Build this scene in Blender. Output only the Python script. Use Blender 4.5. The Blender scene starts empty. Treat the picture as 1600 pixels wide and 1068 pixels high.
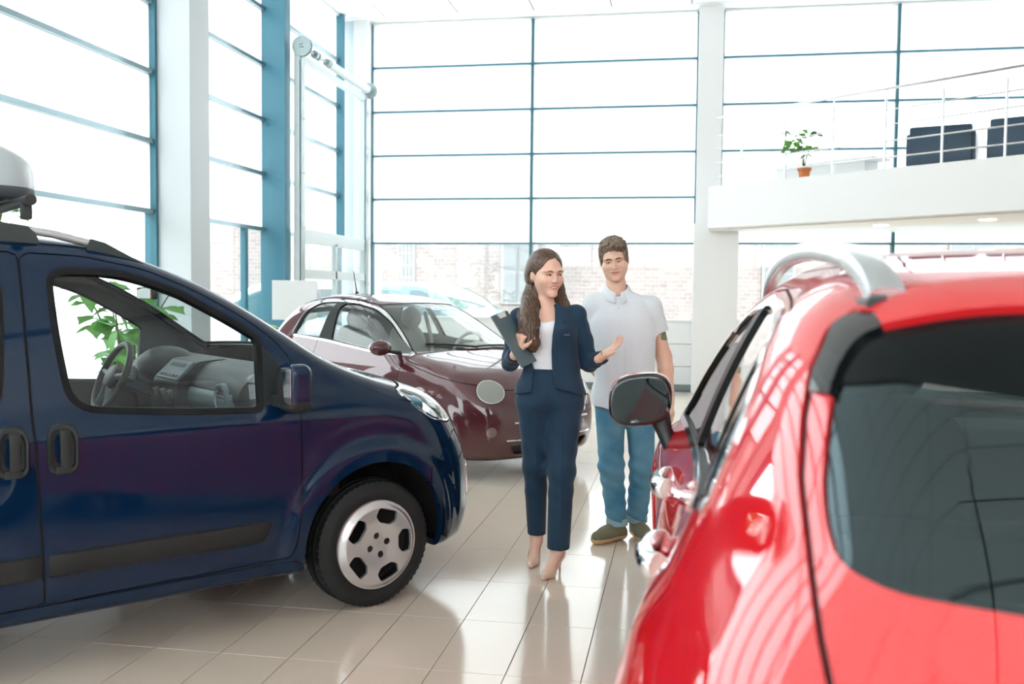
import bpy, bmesh, math, random
import numpy as np
from mathutils import Vector, Matrix

random.seed(7)
RNG = np.random.default_rng(7)
SC = bpy.context.scene
COL = SC.collection
R = math.radians

# ------------------------------------------------------------------ camera, sky, exposure
YAW, PITCH, ROLL, FPX = 9.91, 2.89, 0.57, 1493.0
CAM_POS = np.array([0.0, 0.0, 1.5])


def cam_axes():
    p, r, w = R(PITCH), R(ROLL), R(YAW)
    f = np.array([0, math.cos(p), -math.sin(p)])
    u = np.array([0, math.sin(p), math.cos(p)])
    x = np.array([1.0, 0, 0])
    xr = math.cos(r) * x + math.sin(r) * u
    ur = -math.sin(r) * x + math.cos(r) * u
    Z = np.array([[math.cos(w), -math.sin(w), 0], [math.sin(w), math.cos(w), 0], [0, 0, 1]])
    return Z @ xr, Z @ ur, Z @ f


CX, CU, CF = cam_axes()
cam_d = bpy.data.cameras.new('camera')
cam = bpy.data.objects.new('camera', cam_d)
COL.objects.link(cam)
cam.matrix_world = Matrix(((CX[0], CU[0], -CF[0], CAM_POS[0]),
                           (CX[1], CU[1], -CF[1], CAM_POS[1]),
                           (CX[2], CU[2], -CF[2], CAM_POS[2]), (0, 0, 0, 1)))
cam_d.sensor_width = 36.0
cam_d.lens = FPX / 1600 * 36.0
cam_d.clip_start = 0.05
cam_d.clip_end = 400
cam_d.dof.use_dof = True
cam_d.dof.focus_distance = 5.3
cam_d.dof.aperture_fstop = 3.2
SC.camera = cam

world = bpy.data.worlds.new('overcast_sky')
SC.world = world
world.use_nodes = True
bg = world.node_tree.nodes['Background']
bg.inputs[0].default_value = (0.90, 0.965, 1.0, 1)
bg.inputs[1].default_value = 4.0
sun_d = bpy.data.lights.new('sun', 'SUN')
sun_d.energy = 5.0
sun_d.angle = R(12)
sun_d.color = (1.0, 0.97, 0.92)
sun = bpy.data.objects.new('sun', sun_d)
COL.objects.link(sun)
sun.rotation_euler = Vector((-0.30, 0.75, -0.95)).to_track_quat('-Z', 'Y').to_euler()
sun.location = (2, -10, 14)
SC.view_settings.view_transform = 'Standard'
SC.view_settings.look = 'None'
SC.view_settings.exposure = 0.72
SC.view_settings.gamma = 1.0
SC.view_settings.use_curve_mapping = False
SC.cycles.max_bounces = 10
SC.cycles.transparent_max_bounces = 24
SC.cycles.caustics_reflective = False
SC.cycles.caustics_refractive = False
SC.cycles.use_denoising = True
SC.cycles.sample_clamp_indirect = 6.0


# ------------------------------------------------------------------ materials
def mat(name, col, rough=0.5, metal=0.0, coat=0.0, spec=0.5, emit=None, es=0.0, bump=None, var=None, sheen=0.0, sss=0.0, coat_rough=0.03, coat_ior=1.5):
    m = bpy.data.materials.new(name)
    m.use_nodes = True
    nt = m.node_tree
    b = nt.nodes['Principled BSDF']
    b.inputs['Base Color'].default_value = (*col, 1)
    b.inputs['Roughness'].default_value = rough
    b.inputs['Metallic'].default_value = metal
    b.inputs['Coat Weight'].default_value = coat
    b.inputs['Coat Roughness'].default_value = coat_rough
    b.inputs['Coat IOR'].default_value = coat_ior
    b.inputs['Specular IOR Level'].default_value = spec
    b.inputs['Sheen Weight'].default_value = sheen
    if sss:
        b.inputs['Subsurface Weight'].default_value = sss
        b.inputs['Subsurface Radius'].default_value = (0.01, 0.004, 0.002)
        b.inputs['Subsurface Scale'].default_value = 1.0
    if emit:
        b.inputs['Emission Color'].default_value = (*emit, 1)
        b.inputs['Emission Strength'].default_value = es
    tc = None
    if bump or var:
        tc = nt.nodes.new('ShaderNodeTexCoord')
    if bump:
        scale, strength, dist = bump
        n = nt.nodes.new('ShaderNodeTexNoise')
        n.inputs['Scale'].default_value = scale
        n.inputs['Detail'].default_value = 4
        nt.links.new(tc.outputs['Object'], n.inputs['Vector'])
        bp = nt.nodes.new('ShaderNodeBump')
        bp.inputs['Strength'].default_value = strength
        bp.inputs['Distance'].default_value = dist
        nt.links.new(n.outputs['Fac'], bp.inputs['Height'])
        nt.links.new(bp.outputs['Normal'], b.inputs['Normal'])
    if var:
        scale, c2 = var[0], var[1]
        n = nt.nodes.new('ShaderNodeTexNoise')
        n.inputs['Scale'].default_value = scale
        n.inputs['Detail'].default_value = 5
        nt.links.new(tc.outputs['Object'], n.inputs['Vector'])
        rmp = nt.nodes.new('ShaderNodeValToRGB')
        rmp.color_ramp.elements[0].position = 0.35
        rmp.color_ramp.elements[0].color = (*col, 1)
        rmp.color_ramp.elements[1].position = 0.65
        rmp.color_ramp.elements[1].color = (*c2, 1)
        nt.links.new(n.outputs['Fac'], rmp.inputs['Fac'])
        nt.links.new(rmp.outputs['Color'], b.inputs['Base Color'])
    return m


def hair_mat(name, a, b, rough=0.4):
    m = mat(name, a, rough)
    nt = m.node_tree
    tc = nt.nodes.new('ShaderNodeTexCoord')
    mp = nt.nodes.new('ShaderNodeMapping')
    mp.inputs['Scale'].default_value = (1.0, 1.0, 0.12)
    n = nt.nodes.new('ShaderNodeTexNoise')
    n.inputs['Scale'].default_value = 130
    n.inputs['Detail'].default_value = 6
    nt.links.new(tc.outputs['Object'], mp.inputs[0])
    nt.links.new(mp.outputs[0], n.inputs['Vector'])
    rp = nt.nodes.new('ShaderNodeValToRGB')
    rp.color_ramp.elements[0].position = 0.38
    rp.color_ramp.elements[0].color = (*a, 1)
    rp.color_ramp.elements[1].position = 0.66
    rp.color_ramp.elements[1].color = (*b, 1)
    nt.links.new(n.outputs['Fac'], rp.inputs[0])
    bs = nt.nodes['Principled BSDF']
    nt.links.new(rp.outputs[0], bs.inputs['Base Color'])
    bp = nt.nodes.new('ShaderNodeBump')
    bp.inputs['Strength'].default_value = 0.35
    bp.inputs['Distance'].default_value = 0.003
    nt.links.new(n.outputs['Fac'], bp.inputs['Height'])
    nt.links.new(bp.outputs[0], bs.inputs['Normal'])
    return m


def glass_mat(name, tint=(1, 1, 1), refl=1.0, milky=0.0, milk_col=(1, 1, 1), ior=1.5, gcol=(1, 1, 1)):
    """thin pane: transparent + mirror by fresnel, optionally with a milky film"""
    m = bpy.data.materials.new(name)
    m.use_nodes = True
    nt = m.node_tree
    for n in list(nt.nodes):
        nt.nodes.remove(n)
    out = nt.nodes.new('ShaderNodeOutputMaterial')
    tr = nt.nodes.new('ShaderNodeBsdfTransparent')
    tr.inputs[0].default_value = (*tint, 1)
    last = tr
    if milky:
        tl = nt.nodes.new('ShaderNodeBsdfTranslucent')
        tl.inputs[0].default_value = (*milk_col, 1)
        mx = nt.nodes.new('ShaderNodeMixShader')
        mx.inputs[0].default_value = milky
        nt.links.new(tr.outputs[0], mx.inputs[1])
        nt.links.new(tl.outputs[0], mx.inputs[2])
        last = mx
    gl = nt.nodes.new('ShaderNodeBsdfGlossy')
    gl.inputs['Roughness'].default_value = 0.0
    gl.inputs['Color'].default_value = (*gcol, 1)
    fr = nt.nodes.new('ShaderNodeFresnel')
    geo = nt.nodes.new('ShaderNodeNewGeometry')
    mr = nt.nodes.new('ShaderNodeMapRange')     # same reflectance from either side of the thin pane
    mr.inputs['To Min'].default_value = ior
    mr.inputs['To Max'].default_value = 1.0 / ior
    nt.links.new(geo.outputs['Backfacing'], mr.inputs['Value'])
    nt.links.new(mr.outputs['Result'], fr.inputs[0])
    mul = nt.nodes.new('ShaderNodeMath')
    mul.operation = 'MULTIPLY'
    mul.inputs[1].default_value = refl
    mul.use_clamp = True
    nt.links.new(fr.outputs[0], mul.inputs[0])
    mx2 = nt.nodes.new('ShaderNodeMixShader')
    nt.links.new(mul.outputs[0], mx2.inputs[0])
    nt.links.new(last.outputs[0], mx2.inputs[1])
    nt.links.new(gl.outputs[0], mx2.inputs[2])
    nt.links.new(mx2.outputs[0], out.inputs[0])
    return m


# ------------------------------------------------------------------ object helpers
def empty(name, loc=(0, 0, 0), rz=0.0):
    o = bpy.data.objects.new(name, None)
    COL.objects.link(o)
    o.location = loc
    o.rotation_euler = (0, 0, rz)
    o.empty_display_size = 0.1
    return o


def tag(o, label=None, cat=None, group=None, kind=None):
    if label:
        o['label'] = label
    if cat:
        o['category'] = cat
    if group:
        o['group'] = group
    if kind:
        o['kind'] = kind
    return o


def link(name, me, m=None, parent=None):
    o = bpy.data.objects.new(name, me)
    COL.objects.link(o)
    if m is not None and not me.materials:
        me.materials.append(m)
    if parent is not None:
        o.parent = parent
    return o


def obj(name, verts, faces, m=None, parent=None, smooth=False, angle=None, normals=None, loc=None, rot=None):
    me = bpy.data.meshes.new(name)
    V = np.asarray(verts, dtype=np.float64)
    if isinstance(faces, np.ndarray) and faces.ndim == 2:
        nf, k = faces.shape
        me.vertices.add(len(V))
        me.vertices.foreach_set('co', V.astype(np.float32).ravel())
        me.loops.add(nf * k)
        me.loops.foreach_set('vertex_index', faces.astype(np.int32).ravel())
        me.polygons.add(nf)
        me.polygons.foreach_set('loop_start', np.arange(0, nf * k, k, dtype=np.int32))
        me.update(calc_edges=True)
        me.validate()
    else:
        me.from_pydata([tuple(v) for v in V], [], [tuple(int(i) for i in f) for f in faces])
        me.update()
    me.polygons.foreach_set('use_smooth', np.zeros(len(me.polygons), dtype=bool))
    if smooth or normals is not None:
        me.polygons.foreach_set('use_smooth', np.ones(len(me.polygons), dtype=bool))
        if angle is not None:
            me.set_sharp_from_angle(angle=R(angle))
    if normals is not None and len(normals) == len(me.vertices):
        me.normals_split_custom_set_from_vertices([tuple(n) for n in normals])
    o = link(name, me, m, parent)
    if loc is not None:
        o.location = loc
    if rot is not None:
        o.rotation_euler = rot
    return o


class MB:
    """collects simple shapes into one mesh (one part)"""

    def __init__(self):
        self.v, self.f = [], []

    def add(self, v, f):
        o = len(self.v)
        self.v += [tuple(p) for p in v]
        self.f += [tuple(i + o for i in q) for q in f]
        return self

    def box(self, a, b, bev=0.0):
        x0, y0, z0 = a
        x1, y1, z1 = b
        if bev <= 0:
            v = [(x0, y0, z0), (x1, y0, z0), (x1, y1, z0), (x0, y1, z0), (x0, y0, z1), (x1, y0, z1), (x1, y1, z1), (x0, y1, z1)]
            f = [(0, 3, 2, 1), (4, 5, 6, 7), (0, 1, 5, 4), (1, 2, 6, 5), (2, 3, 7, 6), (3, 0, 4, 7)]
            return self.add(v, f)
        bm = bmesh.new()
        bmesh.ops.create_cube(bm, size=1)
        for w in bm.verts:
            w.co = Vector(((x0 + x1) / 2 + w.co.x * (x1 - x0), (y0 + y1) / 2 + w.co.y * (y1 - y0), (z0 + z1) / 2 + w.co.z * (z1 - z0)))
        bmesh.ops.bevel(bm, geom=list(bm.edges), offset=bev, segments=2, affect='EDGES', profile=0.6)
        bm.verts.index_update()
        v = [tuple(w.co) for w in bm.verts]
        f = [tuple(w.index for w in q.verts) for q in bm.faces]
        bm.free()
        return self.add(v, f)

    def prism(self, pts, d):
        """closed 3D polygon pts extruded by vector d"""
        n = len(pts)
        d = np.asarray(d, float)
        P = [np.asarray(p, float) for p in pts]
        v = P + [p + d for p in P]
        f = [tuple(range(n))[::-1], tuple(range(n, 2 * n))] + [(i, (i + 1) % n, n + (i + 1) % n, n + i) for i in range(n)]
        return self.add(v, f)

    def tube(self, pts, r, n=10, caps=True, closed=False):
        P = [np.asarray(p, float) for p in pts]
        m = len(P)
        rr = r if hasattr(r, '__len__') else [r] * m
        T = []
        for i in range(m):
            if closed:
                t = P[(i + 1) % m] - P[i - 1]
            else:
                t = P[min(i + 1, m - 1)] - P[max(i - 1, 0)]
            T.append(t / (np.linalg.norm(t) + 1e-12))
        a = np.array([0, 0, 1.0]) if abs(T[0][2]) < 0.9 else np.array([1.0, 0, 0])
        v = []
        for i in range(m):
            a = a - T[i] * (a @ T[i])
            a = a / (np.linalg.norm(a) + 1e-12)
            b = np.cross(T[i], a)
            for k in range(n):
                th = 2 * math.pi * k / n
                v.append(P[i] + rr[i] * (math.cos(th) * a + math.sin(th) * b))
        f = []
        for i in range(m if closed else m - 1):
            j = (i + 1) % m
            for k in range(n):
                f.append((i * n + k, i * n + (k + 1) % n, j * n + (k + 1) % n, j * n + k))
        if caps and not closed:
            f.append(tuple(range(n))[::-1])
            f.append(tuple(range((m - 1) * n, m * n)))
        return self.add(v, f)

    def lathe(self, prof, n=48, axis='z', cen=(0, 0, 0), caps=False):
        """prof: (radius, height) pairs spun about an axis through cen"""
        v = []
        for (r, h) in prof:
            for k in range(n):
                t = 2 * math.pi * k / n
                a, b = r * math.cos(t), r * math.sin(t)
                p = (a, b, h) if axis == 'z' else ((a, h, b) if axis == 'y' else (h, a, b))
                v.append((p[0] + cen[0], p[1] + cen[1], p[2] + cen[2]))
        f = []
        for i in range(len(prof) - 1):
            for k in range(n):
                q = (i * n + k, i * n + (k + 1) % n, (i + 1) * n + (k + 1) % n, (i + 1) * n + k)
                f.append(q if axis != 'y' else q[::-1])
        if caps:
            f.append(tuple(range(n))[::-1])
            f.append(tuple(range((len(prof) - 1) * n, len(prof) * n)))
        return self.add(v, f)

    def grid(self, fn, nu, nv, closed_u=False):
        v = [fn(i / (nu - (0 if closed_u else 1)), j / (nv - 1)) for j in range(nv) for i in range(nu)]
        f = []
        for j in range(nv - 1):
            for i in range(nu if closed_u else nu - 1):
                k = (i + 1) % nu
                f.append((j * nu + i, j * nu + k, (j + 1) * nu + k, (j + 1) * nu + i))
        return self.add(v, f)

    def build(self, name, m=None, parent=None, smooth=False, angle=35, **k):
        return obj(name, self.v, self.f, m, parent, smooth=smooth, angle=angle if smooth else None, **k)


# ------------------------------------------------------------------ smooth implicit surfaces
def curve(pts, n=1500, sm=0.0):
    """smooth monotone curve through (x, y) points, as a fast lookup function"""
    P = np.array(sorted(pts), float)
    x, y = P[:, 0], P[:, 1]
    h = np.diff(x)
    dl = np.diff(y) / h
    m = np.zeros(len(x))
    for i in range(1, len(x) - 1):
        if dl[i - 1] * dl[i] > 0:
            w1, w2 = 2 * h[i] + h[i - 1], h[i] + 2 * h[i - 1]
            m[i] = (w1 + w2) / (w1 / dl[i - 1] + w2 / dl[i])
    m[0], m[-1] = dl[0], dl[-1]
    X = np.linspace(x[0], x[-1], n)
    i = np.clip(np.searchsorted(x, X) - 1, 0, len(h) - 1)
    t = (X - x[i]) / h[i]
    Y = ((1 + 2 * t) * (1 - t) ** 2 * y[i] + t * (1 - t) ** 2 * h[i] * m[i] + t * t * (3 - 2 * t) * y[i + 1] + t * t * (t - 1) * h[i] * m[i + 1])
    if sm > 0:
        s = sm / (X[1] - X[0])
        k = int(3 * s) + 1
        g = np.exp(-0.5 * (np.arange(-k, k + 1) / s) ** 2)
        g /= g.sum()
        lo = Y[0] + (Y[1] - Y[0]) * np.arange(-k, 0)
        hi = Y[-1] + (Y[-1] - Y[-2]) * np.arange(1, k + 1)
        Y = np.convolve(np.concatenate([lo, Y, hi]), g, mode='valid')
    return lambda q: np.interp(q, X, Y)


def smax(a, b, k):
    h = np.maximum(k - np.abs(a - b), 0.0) / k
    return np.maximum(a, b) + h * h * k * 0.25


def smin(a, b, k):
    return -smax(-a, -b, k)


def sstep(a, b, x):
    t = np.clip((x - a) / (b - a), 0, 1)
    return t * t * (3 - 2 * t)


_EDGES = [(0, 1), (2, 3), (4, 5), (6, 7), (0, 2), (1, 3), (4, 6), (5, 7), (0, 4), (1, 5), (2, 6), (3, 7)]


class S:
    """triangle surface with normals"""

    def __init__(self, V, T, N):
        self.V, self.T, self.N = V, T, N

    def compact(self):
        u, inv = np.unique(self.T, return_inverse=True)
        return S(self.V[u], inv.reshape(self.T.shape), self.N[u])

    def cut(self, d):
        """split by d < 0 -> (inside, outside); d: values or function of vertices"""
        if len(self.T) == 0:
            return self, self
        if callable(d):
            d = d(self.V)
        d = np.where(np.abs(d) < 1e-7, 1e-7, d)
        neg = (d < 0)[self.T]
        c = neg.sum(1)
        Tin, Tout = self.T[c == 3], self.T[c == 0]
        mix = (c == 1) | (c == 2)
        if not mix.any():
            return S(self.V, Tin, self.N).compact(), S(self.V, Tout, self.N).compact()
        Tm, cm, nm = self.T[mix], c[mix], neg[mix]
        lone = np.where((cm == 1)[:, None], nm, ~nm)
        k = lone.argmax(1)
        r = np.arange(len(Tm))
        A, B, C = Tm[r, k], Tm[r, (k + 1) % 3], Tm[r, (k + 2) % 3]
        E = np.concatenate([np.sort(np.c_[A, B], 1), np.sort(np.c_[A, C], 1)])
        ue, inv = np.unique(E, axis=0, return_inverse=True)
        inv = inv.ravel()
        t = d[ue[:, 0]] / (d[ue[:, 0]] - d[ue[:, 1]])
        nv = self.V[ue[:, 0]] + t[:, None] * (self.V[ue[:, 1]] - self.V[ue[:, 0]])
        nn = self.N[ue[:, 0]] + t[:, None] * (self.N[ue[:, 1]] - self.N[ue[:, 0]])
        nn /= np.linalg.norm(nn, axis=1)[:, None] + 1e-12
        o = len(self.V)
        V, N = np.concatenate([self.V, nv]), np.concatenate([self.N, nn])
        AB, AC = o + inv[:len(Tm)], o + inv[len(Tm):]
        t1 = np.c_[A, AB, AC]
        t2 = np.concatenate([np.c_[AB, B, C], np.c_[AB, C, AC]])
        one = cm == 1
        two = np.concatenate([one, one])
        Tin = np.concatenate([Tin, t1[one], t2[~two]])
        Tout = np.concatenate([Tout, t1[~one], t2[two]])
        return S(V, Tin, N).compact(), S(V, Tout, N).compact()

    def border(self):
        E = np.concatenate([self.T[:, [0, 1]], self.T[:, [1, 2]], self.T[:, [2, 0]]])
        key = np.sort(E, 1)
        u, idx, cnt = np.unique(key, axis=0, return_index=True, return_counts=True)
        return E[idx[cnt == 1]]

    def offset(self, d):
        dd = d(self.V) if callable(d) else d
        return S(self.V + self.N * (dd[:, None] if hasattr(dd, '__len__') else dd), self.T, self.N)

    def flip(self):
        return S(self.V, self.T[:, ::-1], -self.N)

    def lip(self, depth, shrink=0.0):
        """turn the open edges inwards by depth (real sheet thickness)"""
        if len(self.T) == 0:
            return self
        E = self.border()
        if len(E) == 0:
            return self
        b = np.unique(E)
        mp = -np.ones(len(self.V), int)
        o = len(self.V)
        mp[b] = np.arange(len(b))
        top = self.V[b]
        dv = depth(top) if callable(depth) else depth
        bot = top - self.N[b] * (dv[:, None] if hasattr(dv, '__len__') else dv)
        a0, a1 = mp[E[:, 0]], mp[E[:, 1]]
        # edge-outward normals
        ed = self.V[E[:, 1]] - self.V[E[:, 0]]
        en = np.cross(ed, self.N[E[:, 0]])
        nb = np.zeros((len(b), 3))
        np.add.at(nb, a0, en)
        np.add.at(nb, a1, en)
        nb /= np.linalg.norm(nb, axis=1)[:, None] + 1e-12
        n1, n2 = o, o + len(b)
        q = np.concatenate([np.c_[n1 + a1, n1 + a0, n2 + a0], np.c_[n1 + a1, n2 + a0, n2 + a1]])
        return S(np.concatenate([self.V, top, bot]), np.concatenate([self.T, q]), np.concatenate([self.N, nb, nb]))

    def slab(self, depth):
        """closed thin solid: surface + lip + back"""
        a = self.lip(depth)
        b = self.offset(-depth).flip()
        o = len(a.V)
        return S(np.concatenate([a.V, b.V]), np.concatenate([a.T, b.T + o]), np.concatenate([a.N, b.N]))

    def pieces(self, least=30):
        """connected pieces, the crumbs left out"""
        lab = np.arange(len(self.V))
        while True:
            mn = lab[self.T].min(1)
            new = lab.copy()
            for k in range(3):
                np.minimum.at(new, self.T[:, k], mn)
            new = new[new]
            if (new == lab).all():
                break
            lab = new
        tl = lab[self.T[:, 0]]
        out = []
        for q in np.unique(tl):
            m_ = tl == q
            if m_.sum() >= least:
                out.append(S(self.V, self.T[m_], self.N).compact())
        return out

    def build(self, name, m, parent=None):
        if len(self.T) == 0:
            return None
        c = self.compact()
        return obj(name, c.V, c.T, m, parent, normals=c.N)


def join(*ss):
    V, T, N, o = [], [], [], 0
    for s in ss:
        V.append(s.V)
        T.append(s.T + o)
        N.append(s.N)
        o += len(s.V)
    return S(np.concatenate(V), np.concatenate(T), np.concatenate(N))


def grad(f, P, e=1.2e-3):
    g = np.empty_like(P)
    for a in range(3):
        d = np.zeros(3)
        d[a] = e
        g[:, a] = (f(P + d) - f(P - d)) / (2 * e)
    return g


def polygonize(f, lo, hi, h, iters=3, ne=1.2e-3):
    lo, hi = np.array(lo, float), np.array(hi, float)
    n = np.ceil((hi - lo) / h).astype(int) + 1
    ax = [lo[a] + h * np.arange(n[a]) for a in range(3)]
    G = np.empty(n)
    YY, ZZ = np.meshgrid(ax[1], ax[2], indexing='ij')
    blk = max(1, int(400000 / YY.size))
    for i in range(0, n[0], blk):
        xs = ax[0][i:i + blk]
        P = np.empty((len(xs),) + YY.shape + (3,))
        P[..., 0] = xs[:, None, None]
        P[..., 1] = YY
        P[..., 2] = ZZ
        G[i:i + blk] = f(P.reshape(-1, 3)).reshape(len(xs), *YY.shape)
    s = G < 0
    cs = [s[i:n[0] - 1 + i, j:n[1] - 1 + j, k:n[2] - 1 + k] for i in (0, 1) for j in (0, 1) for k in (0, 1)]
    anyv = np.logical_or.reduce(cs)
    allv = np.logical_and.reduce(cs)
    act = np.argwhere(anyv & ~allv)
    offs = np.array([(i, j, k) for i in (0, 1) for j in (0, 1) for k in (0, 1)])
    val = np.stack([G[act[:, 0] + o[0], act[:, 1] + o[1], act[:, 2] + o[2]] for o in offs])
    acc = np.zeros((len(act), 3))
    cnt = np.zeros(len(act))
    for a, b in _EDGES:
        va, vb = val[a], val[b]
        m = (va < 0) != (vb < 0)
        t = np.where(m, va / np.where(m, va - vb, 1), 0)
        acc += np.where(m[:, None], offs[a] + t[:, None] * (offs[b] - offs[a]), 0)
        cnt += m
    V = lo + h * (act + acc / cnt[:, None])
    idx = -np.ones(n - 1, int)
    idx[act[:, 0], act[:, 1], act[:, 2]] = np.arange(len(act))
    Q = []
    for a in range(3):
        sl0 = [slice(None)] * 3
        sl1 = [slice(None)] * 3
        sl0[a], sl1[a] = slice(0, -1), slice(1, None)
        e = np.argwhere(s[tuple(sl0)] != s[tuple(sl1)])
        b, c = (a + 1) % 3, (a + 2) % 3
        ok = (e[:, b] >= 1) & (e[:, c] >= 1) & (e[:, b] < n[b] - 1) & (e[:, c] < n[c] - 1)
        e = e[ok]
        up = s[e[:, 0], e[:, 1], e[:, 2]]

        def at(db, dc):
            q = e.copy()
            q[:, b] += db
            q[:, c] += dc
            return idx[q[:, 0], q[:, 1], q[:, 2]]
        quad = np.c_[at(-1, -1), at(0, -1), at(0, 0), at(-1, 0)]
        quad[~up] = quad[~up][:, ::-1]
        Q.append(quad)
    Q = np.concatenate(Q)
    for _ in range(iters):
        g = grad(f, V, ne)
        v = f(V)
        st = g * (v / (np.einsum('ij,ij->i', g, g) + 1e-9))[:, None]
        L = np.linalg.norm(st, axis=1)
        st *= np.minimum(1, 0.8 * h / (L + 1e-12))[:, None]
        V = V - st
    N = grad(f, V, ne)
    N /= np.linalg.norm(N, axis=1)[:, None] + 1e-12
    T = np.concatenate([Q[:, [0, 1, 2]], Q[:, [0, 2, 3]]])
    return S(V, T, N)


def poly2(pts, r=0.0):
    """signed distance to a closed 2D polygon (negative inside), corners rounded by r"""
    P = np.array(pts, float)
    if hasattr(r, '__len__') or r > 0:
        P = round_poly(P, r)
    A, B = P, np.roll(P, -1, 0)

    def d(u, v):
        q = np.c_[u, v]
        best = np.full(len(q), 1e9)
        ins = np.zeros(len(q), bool)
        for a, b in zip(A, B):
            e = b - a
            w = q - a
            t = np.clip((w @ e) / (e @ e + 1e-18), 0, 1)
            D = w - t[:, None] * e
            best = np.minimum(best, np.einsum('ij,ij->i', D, D))
            cnd = (a[1] > q[:, 1]) != (b[1] > q[:, 1])
            with np.errstate(divide='ignore', invalid='ignore'):
                xx = a[0] + (q[:, 1] - a[1]) * e[0] / (e[1] if abs(e[1]) > 1e-15 else 1e-15)
            ins ^= cnd & (q[:, 0] < xx)
        return np.where(ins, -1, 1) * np.sqrt(best)
    return d


def round_poly(P, r, n=5):
    P = np.array(P, float)
    out = []
    m = len(P)
    rr = r if hasattr(r, '__len__') else [r] * m
    for i in range(m):
        a, b, c = P[i - 1], P[i], P[(i + 1) % m]
        u, w = a - b, c - b
        lu, lw = np.linalg.norm(u), np.linalg.norm(w)
        t = min(rr[i], lu * 0.48, lw * 0.48)
        p, q = b + u / lu * t, b + w / lw * t
        for k in range(n + 1):
            s = k / n
            out.append((1 - s) ** 2 * p + 2 * s * (1 - s) * b + s * s * q)
    return np.array(out)


def band_cut(s, sd, g):
    """cut a region out with a joint of half width g: inside, joint strip, outside"""
    d = sd(s.V)
    a, rest = s.cut(d + g)
    d2 = sd(rest.V)
    b, c = rest.cut(d2 - g)
    return a, b, c


def catmull(pts, n=8, closed=False):
    P = np.array(pts, float)
    m = len(P)
    out = []
    for i in range(m if closed else m - 1):
        if closed:
            p0, p1, p2, p3 = P[i - 1], P[i], P[(i + 1) % m], P[(i + 2) % m]
        else:
            p0, p1, p2, p3 = P[max(i - 1, 0)], P[i], P[i + 1], P[min(i + 2, m - 1)]
        for k in range(n):
            t = k / n
            out.append(0.5 * ((2 * p1) + (p2 - p0) * t + (2 * p0 - 5 * p1 + 4 * p2 - p3) * t * t + (3 * p1 - p0 - 3 * p2 + p3) * t ** 3))
    if not closed:
        out.append(P[-1])
    return np.array(out)


def copy_tree(o, parent=None):
    c = o.copy()
    COL.objects.link(c)
    c.parent = parent
    for ch in list(o.children):
        copy_tree(ch, c)
    return c
# ------------------------------------------------------------------ common materials
M = {}
M['wall'] = mat('white_plaster', (0.78, 0.78, 0.78), 0.6, bump=(90, 0.05, 0.002))
M['ceil'] = mat('ceiling_panel', (0.84, 0.84, 0.84), 0.7)
M['grout'] = mat('grout', (0.20, 0.185, 0.17), 0.8)
M['tile'] = mat('glazed_tile', (0.70, 0.60, 0.495), 0.12, spec=0.6, var=(0.8, (0.73, 0.635, 0.53)))
M['blue_steel'] = mat('blue_steel', (0.032, 0.16, 0.22), 0.35)
M['dark_steel'] = mat('dark_teal_steel', (0.03, 0.13, 0.165), 0.4)
M['alu'] = mat('grey_aluminium', (0.24, 0.33, 0.36), 0.22, metal=0.55)
M['white_metal'] = mat('white_metal', (0.80, 0.82, 0.82), 0.35)
M['galv'] = mat('galvanised', (0.62, 0.68, 0.69), 0.3, metal=0.6)
M['steel'] = mat('stainless', (0.72, 0.73, 0.74), 0.22, metal=1.0)
M['glass'] = glass_mat('clear_pane', (0.97, 0.99, 0.985), 0.9)
M['film'] = glass_mat('filmed_pane', (0.97, 0.99, 0.985), 0.9, milky=0.78, milk_col=(0.97, 0.98, 0.98))
M['base'] = mat('grey_skirting', (0.20, 0.24, 0.25), 0.5)
M['led'] = mat('led_panel', (1, 1, 1), 0.5, emit=(1, 0.97, 0.93), es=9.0)
M['black'] = mat('black_plastic', (0.012, 0.013, 0.015), 0.45)
M['rubber'] = mat('rubber', (0.010, 0.011, 0.012), 0.6, bump=(300, 0.1, 0.001))

XL, YB, ZC = -5.42, 15.25, 5.88       # glass line left, glass line back, ceiling
XR, YF = 9.0, -7.0
ROWS = [1.11, 2.31, 3.03, 3.735, 4.445, 5.16, 5.86]


def project(P):
    q = np.asarray(P, float) - CAM_POS
    d = q @ CF
    return 800 + FPX * (q @ CX) / d, 534 - FPX * (q @ CU) / d, d


# ------------------------------------------------------------------ floor of 30 x 60 tiles
fl = MB().box((XL - 0.2, YF - 0.2, -0.14), (XR + 0.2, YB + 0.25, -0.004)).build('floor', M['grout'])
tag(fl, 'glossy beige and white rectangular floor tiles of the showroom', kind='structure')
TX, TY, X0, Y0 = 0.30, 0.60, -2.75, 3.632
tile_mb = MB().box((0.0018, 0.0018, -0.004), (TX - 0.0018, TY - 0.0018, 0.0), 0.0008)
tile_me = bpy.data.meshes.new('tile')
tile_me.from_pydata(tile_mb.v, [], tile_mb.f)
tile_me.materials.append(M['tile'])
HID = [poly2([(-50, 360), (260, 400), (470, 560), (700, 660), (725, 760), (560, 950), (480, 900), (470, 885), (-50, 995)]),
       poly2([(1100, 400), (1700, 350), (1700, 1200), (950, 1200), (1000, 960), (1005, 780), (1090, 600)]),
       poly2([(440, 440), (640, 440), (930, 560), (925, 690), (720, 720), (600, 700), (440, 560)])]
cand, rest = [], []
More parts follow.
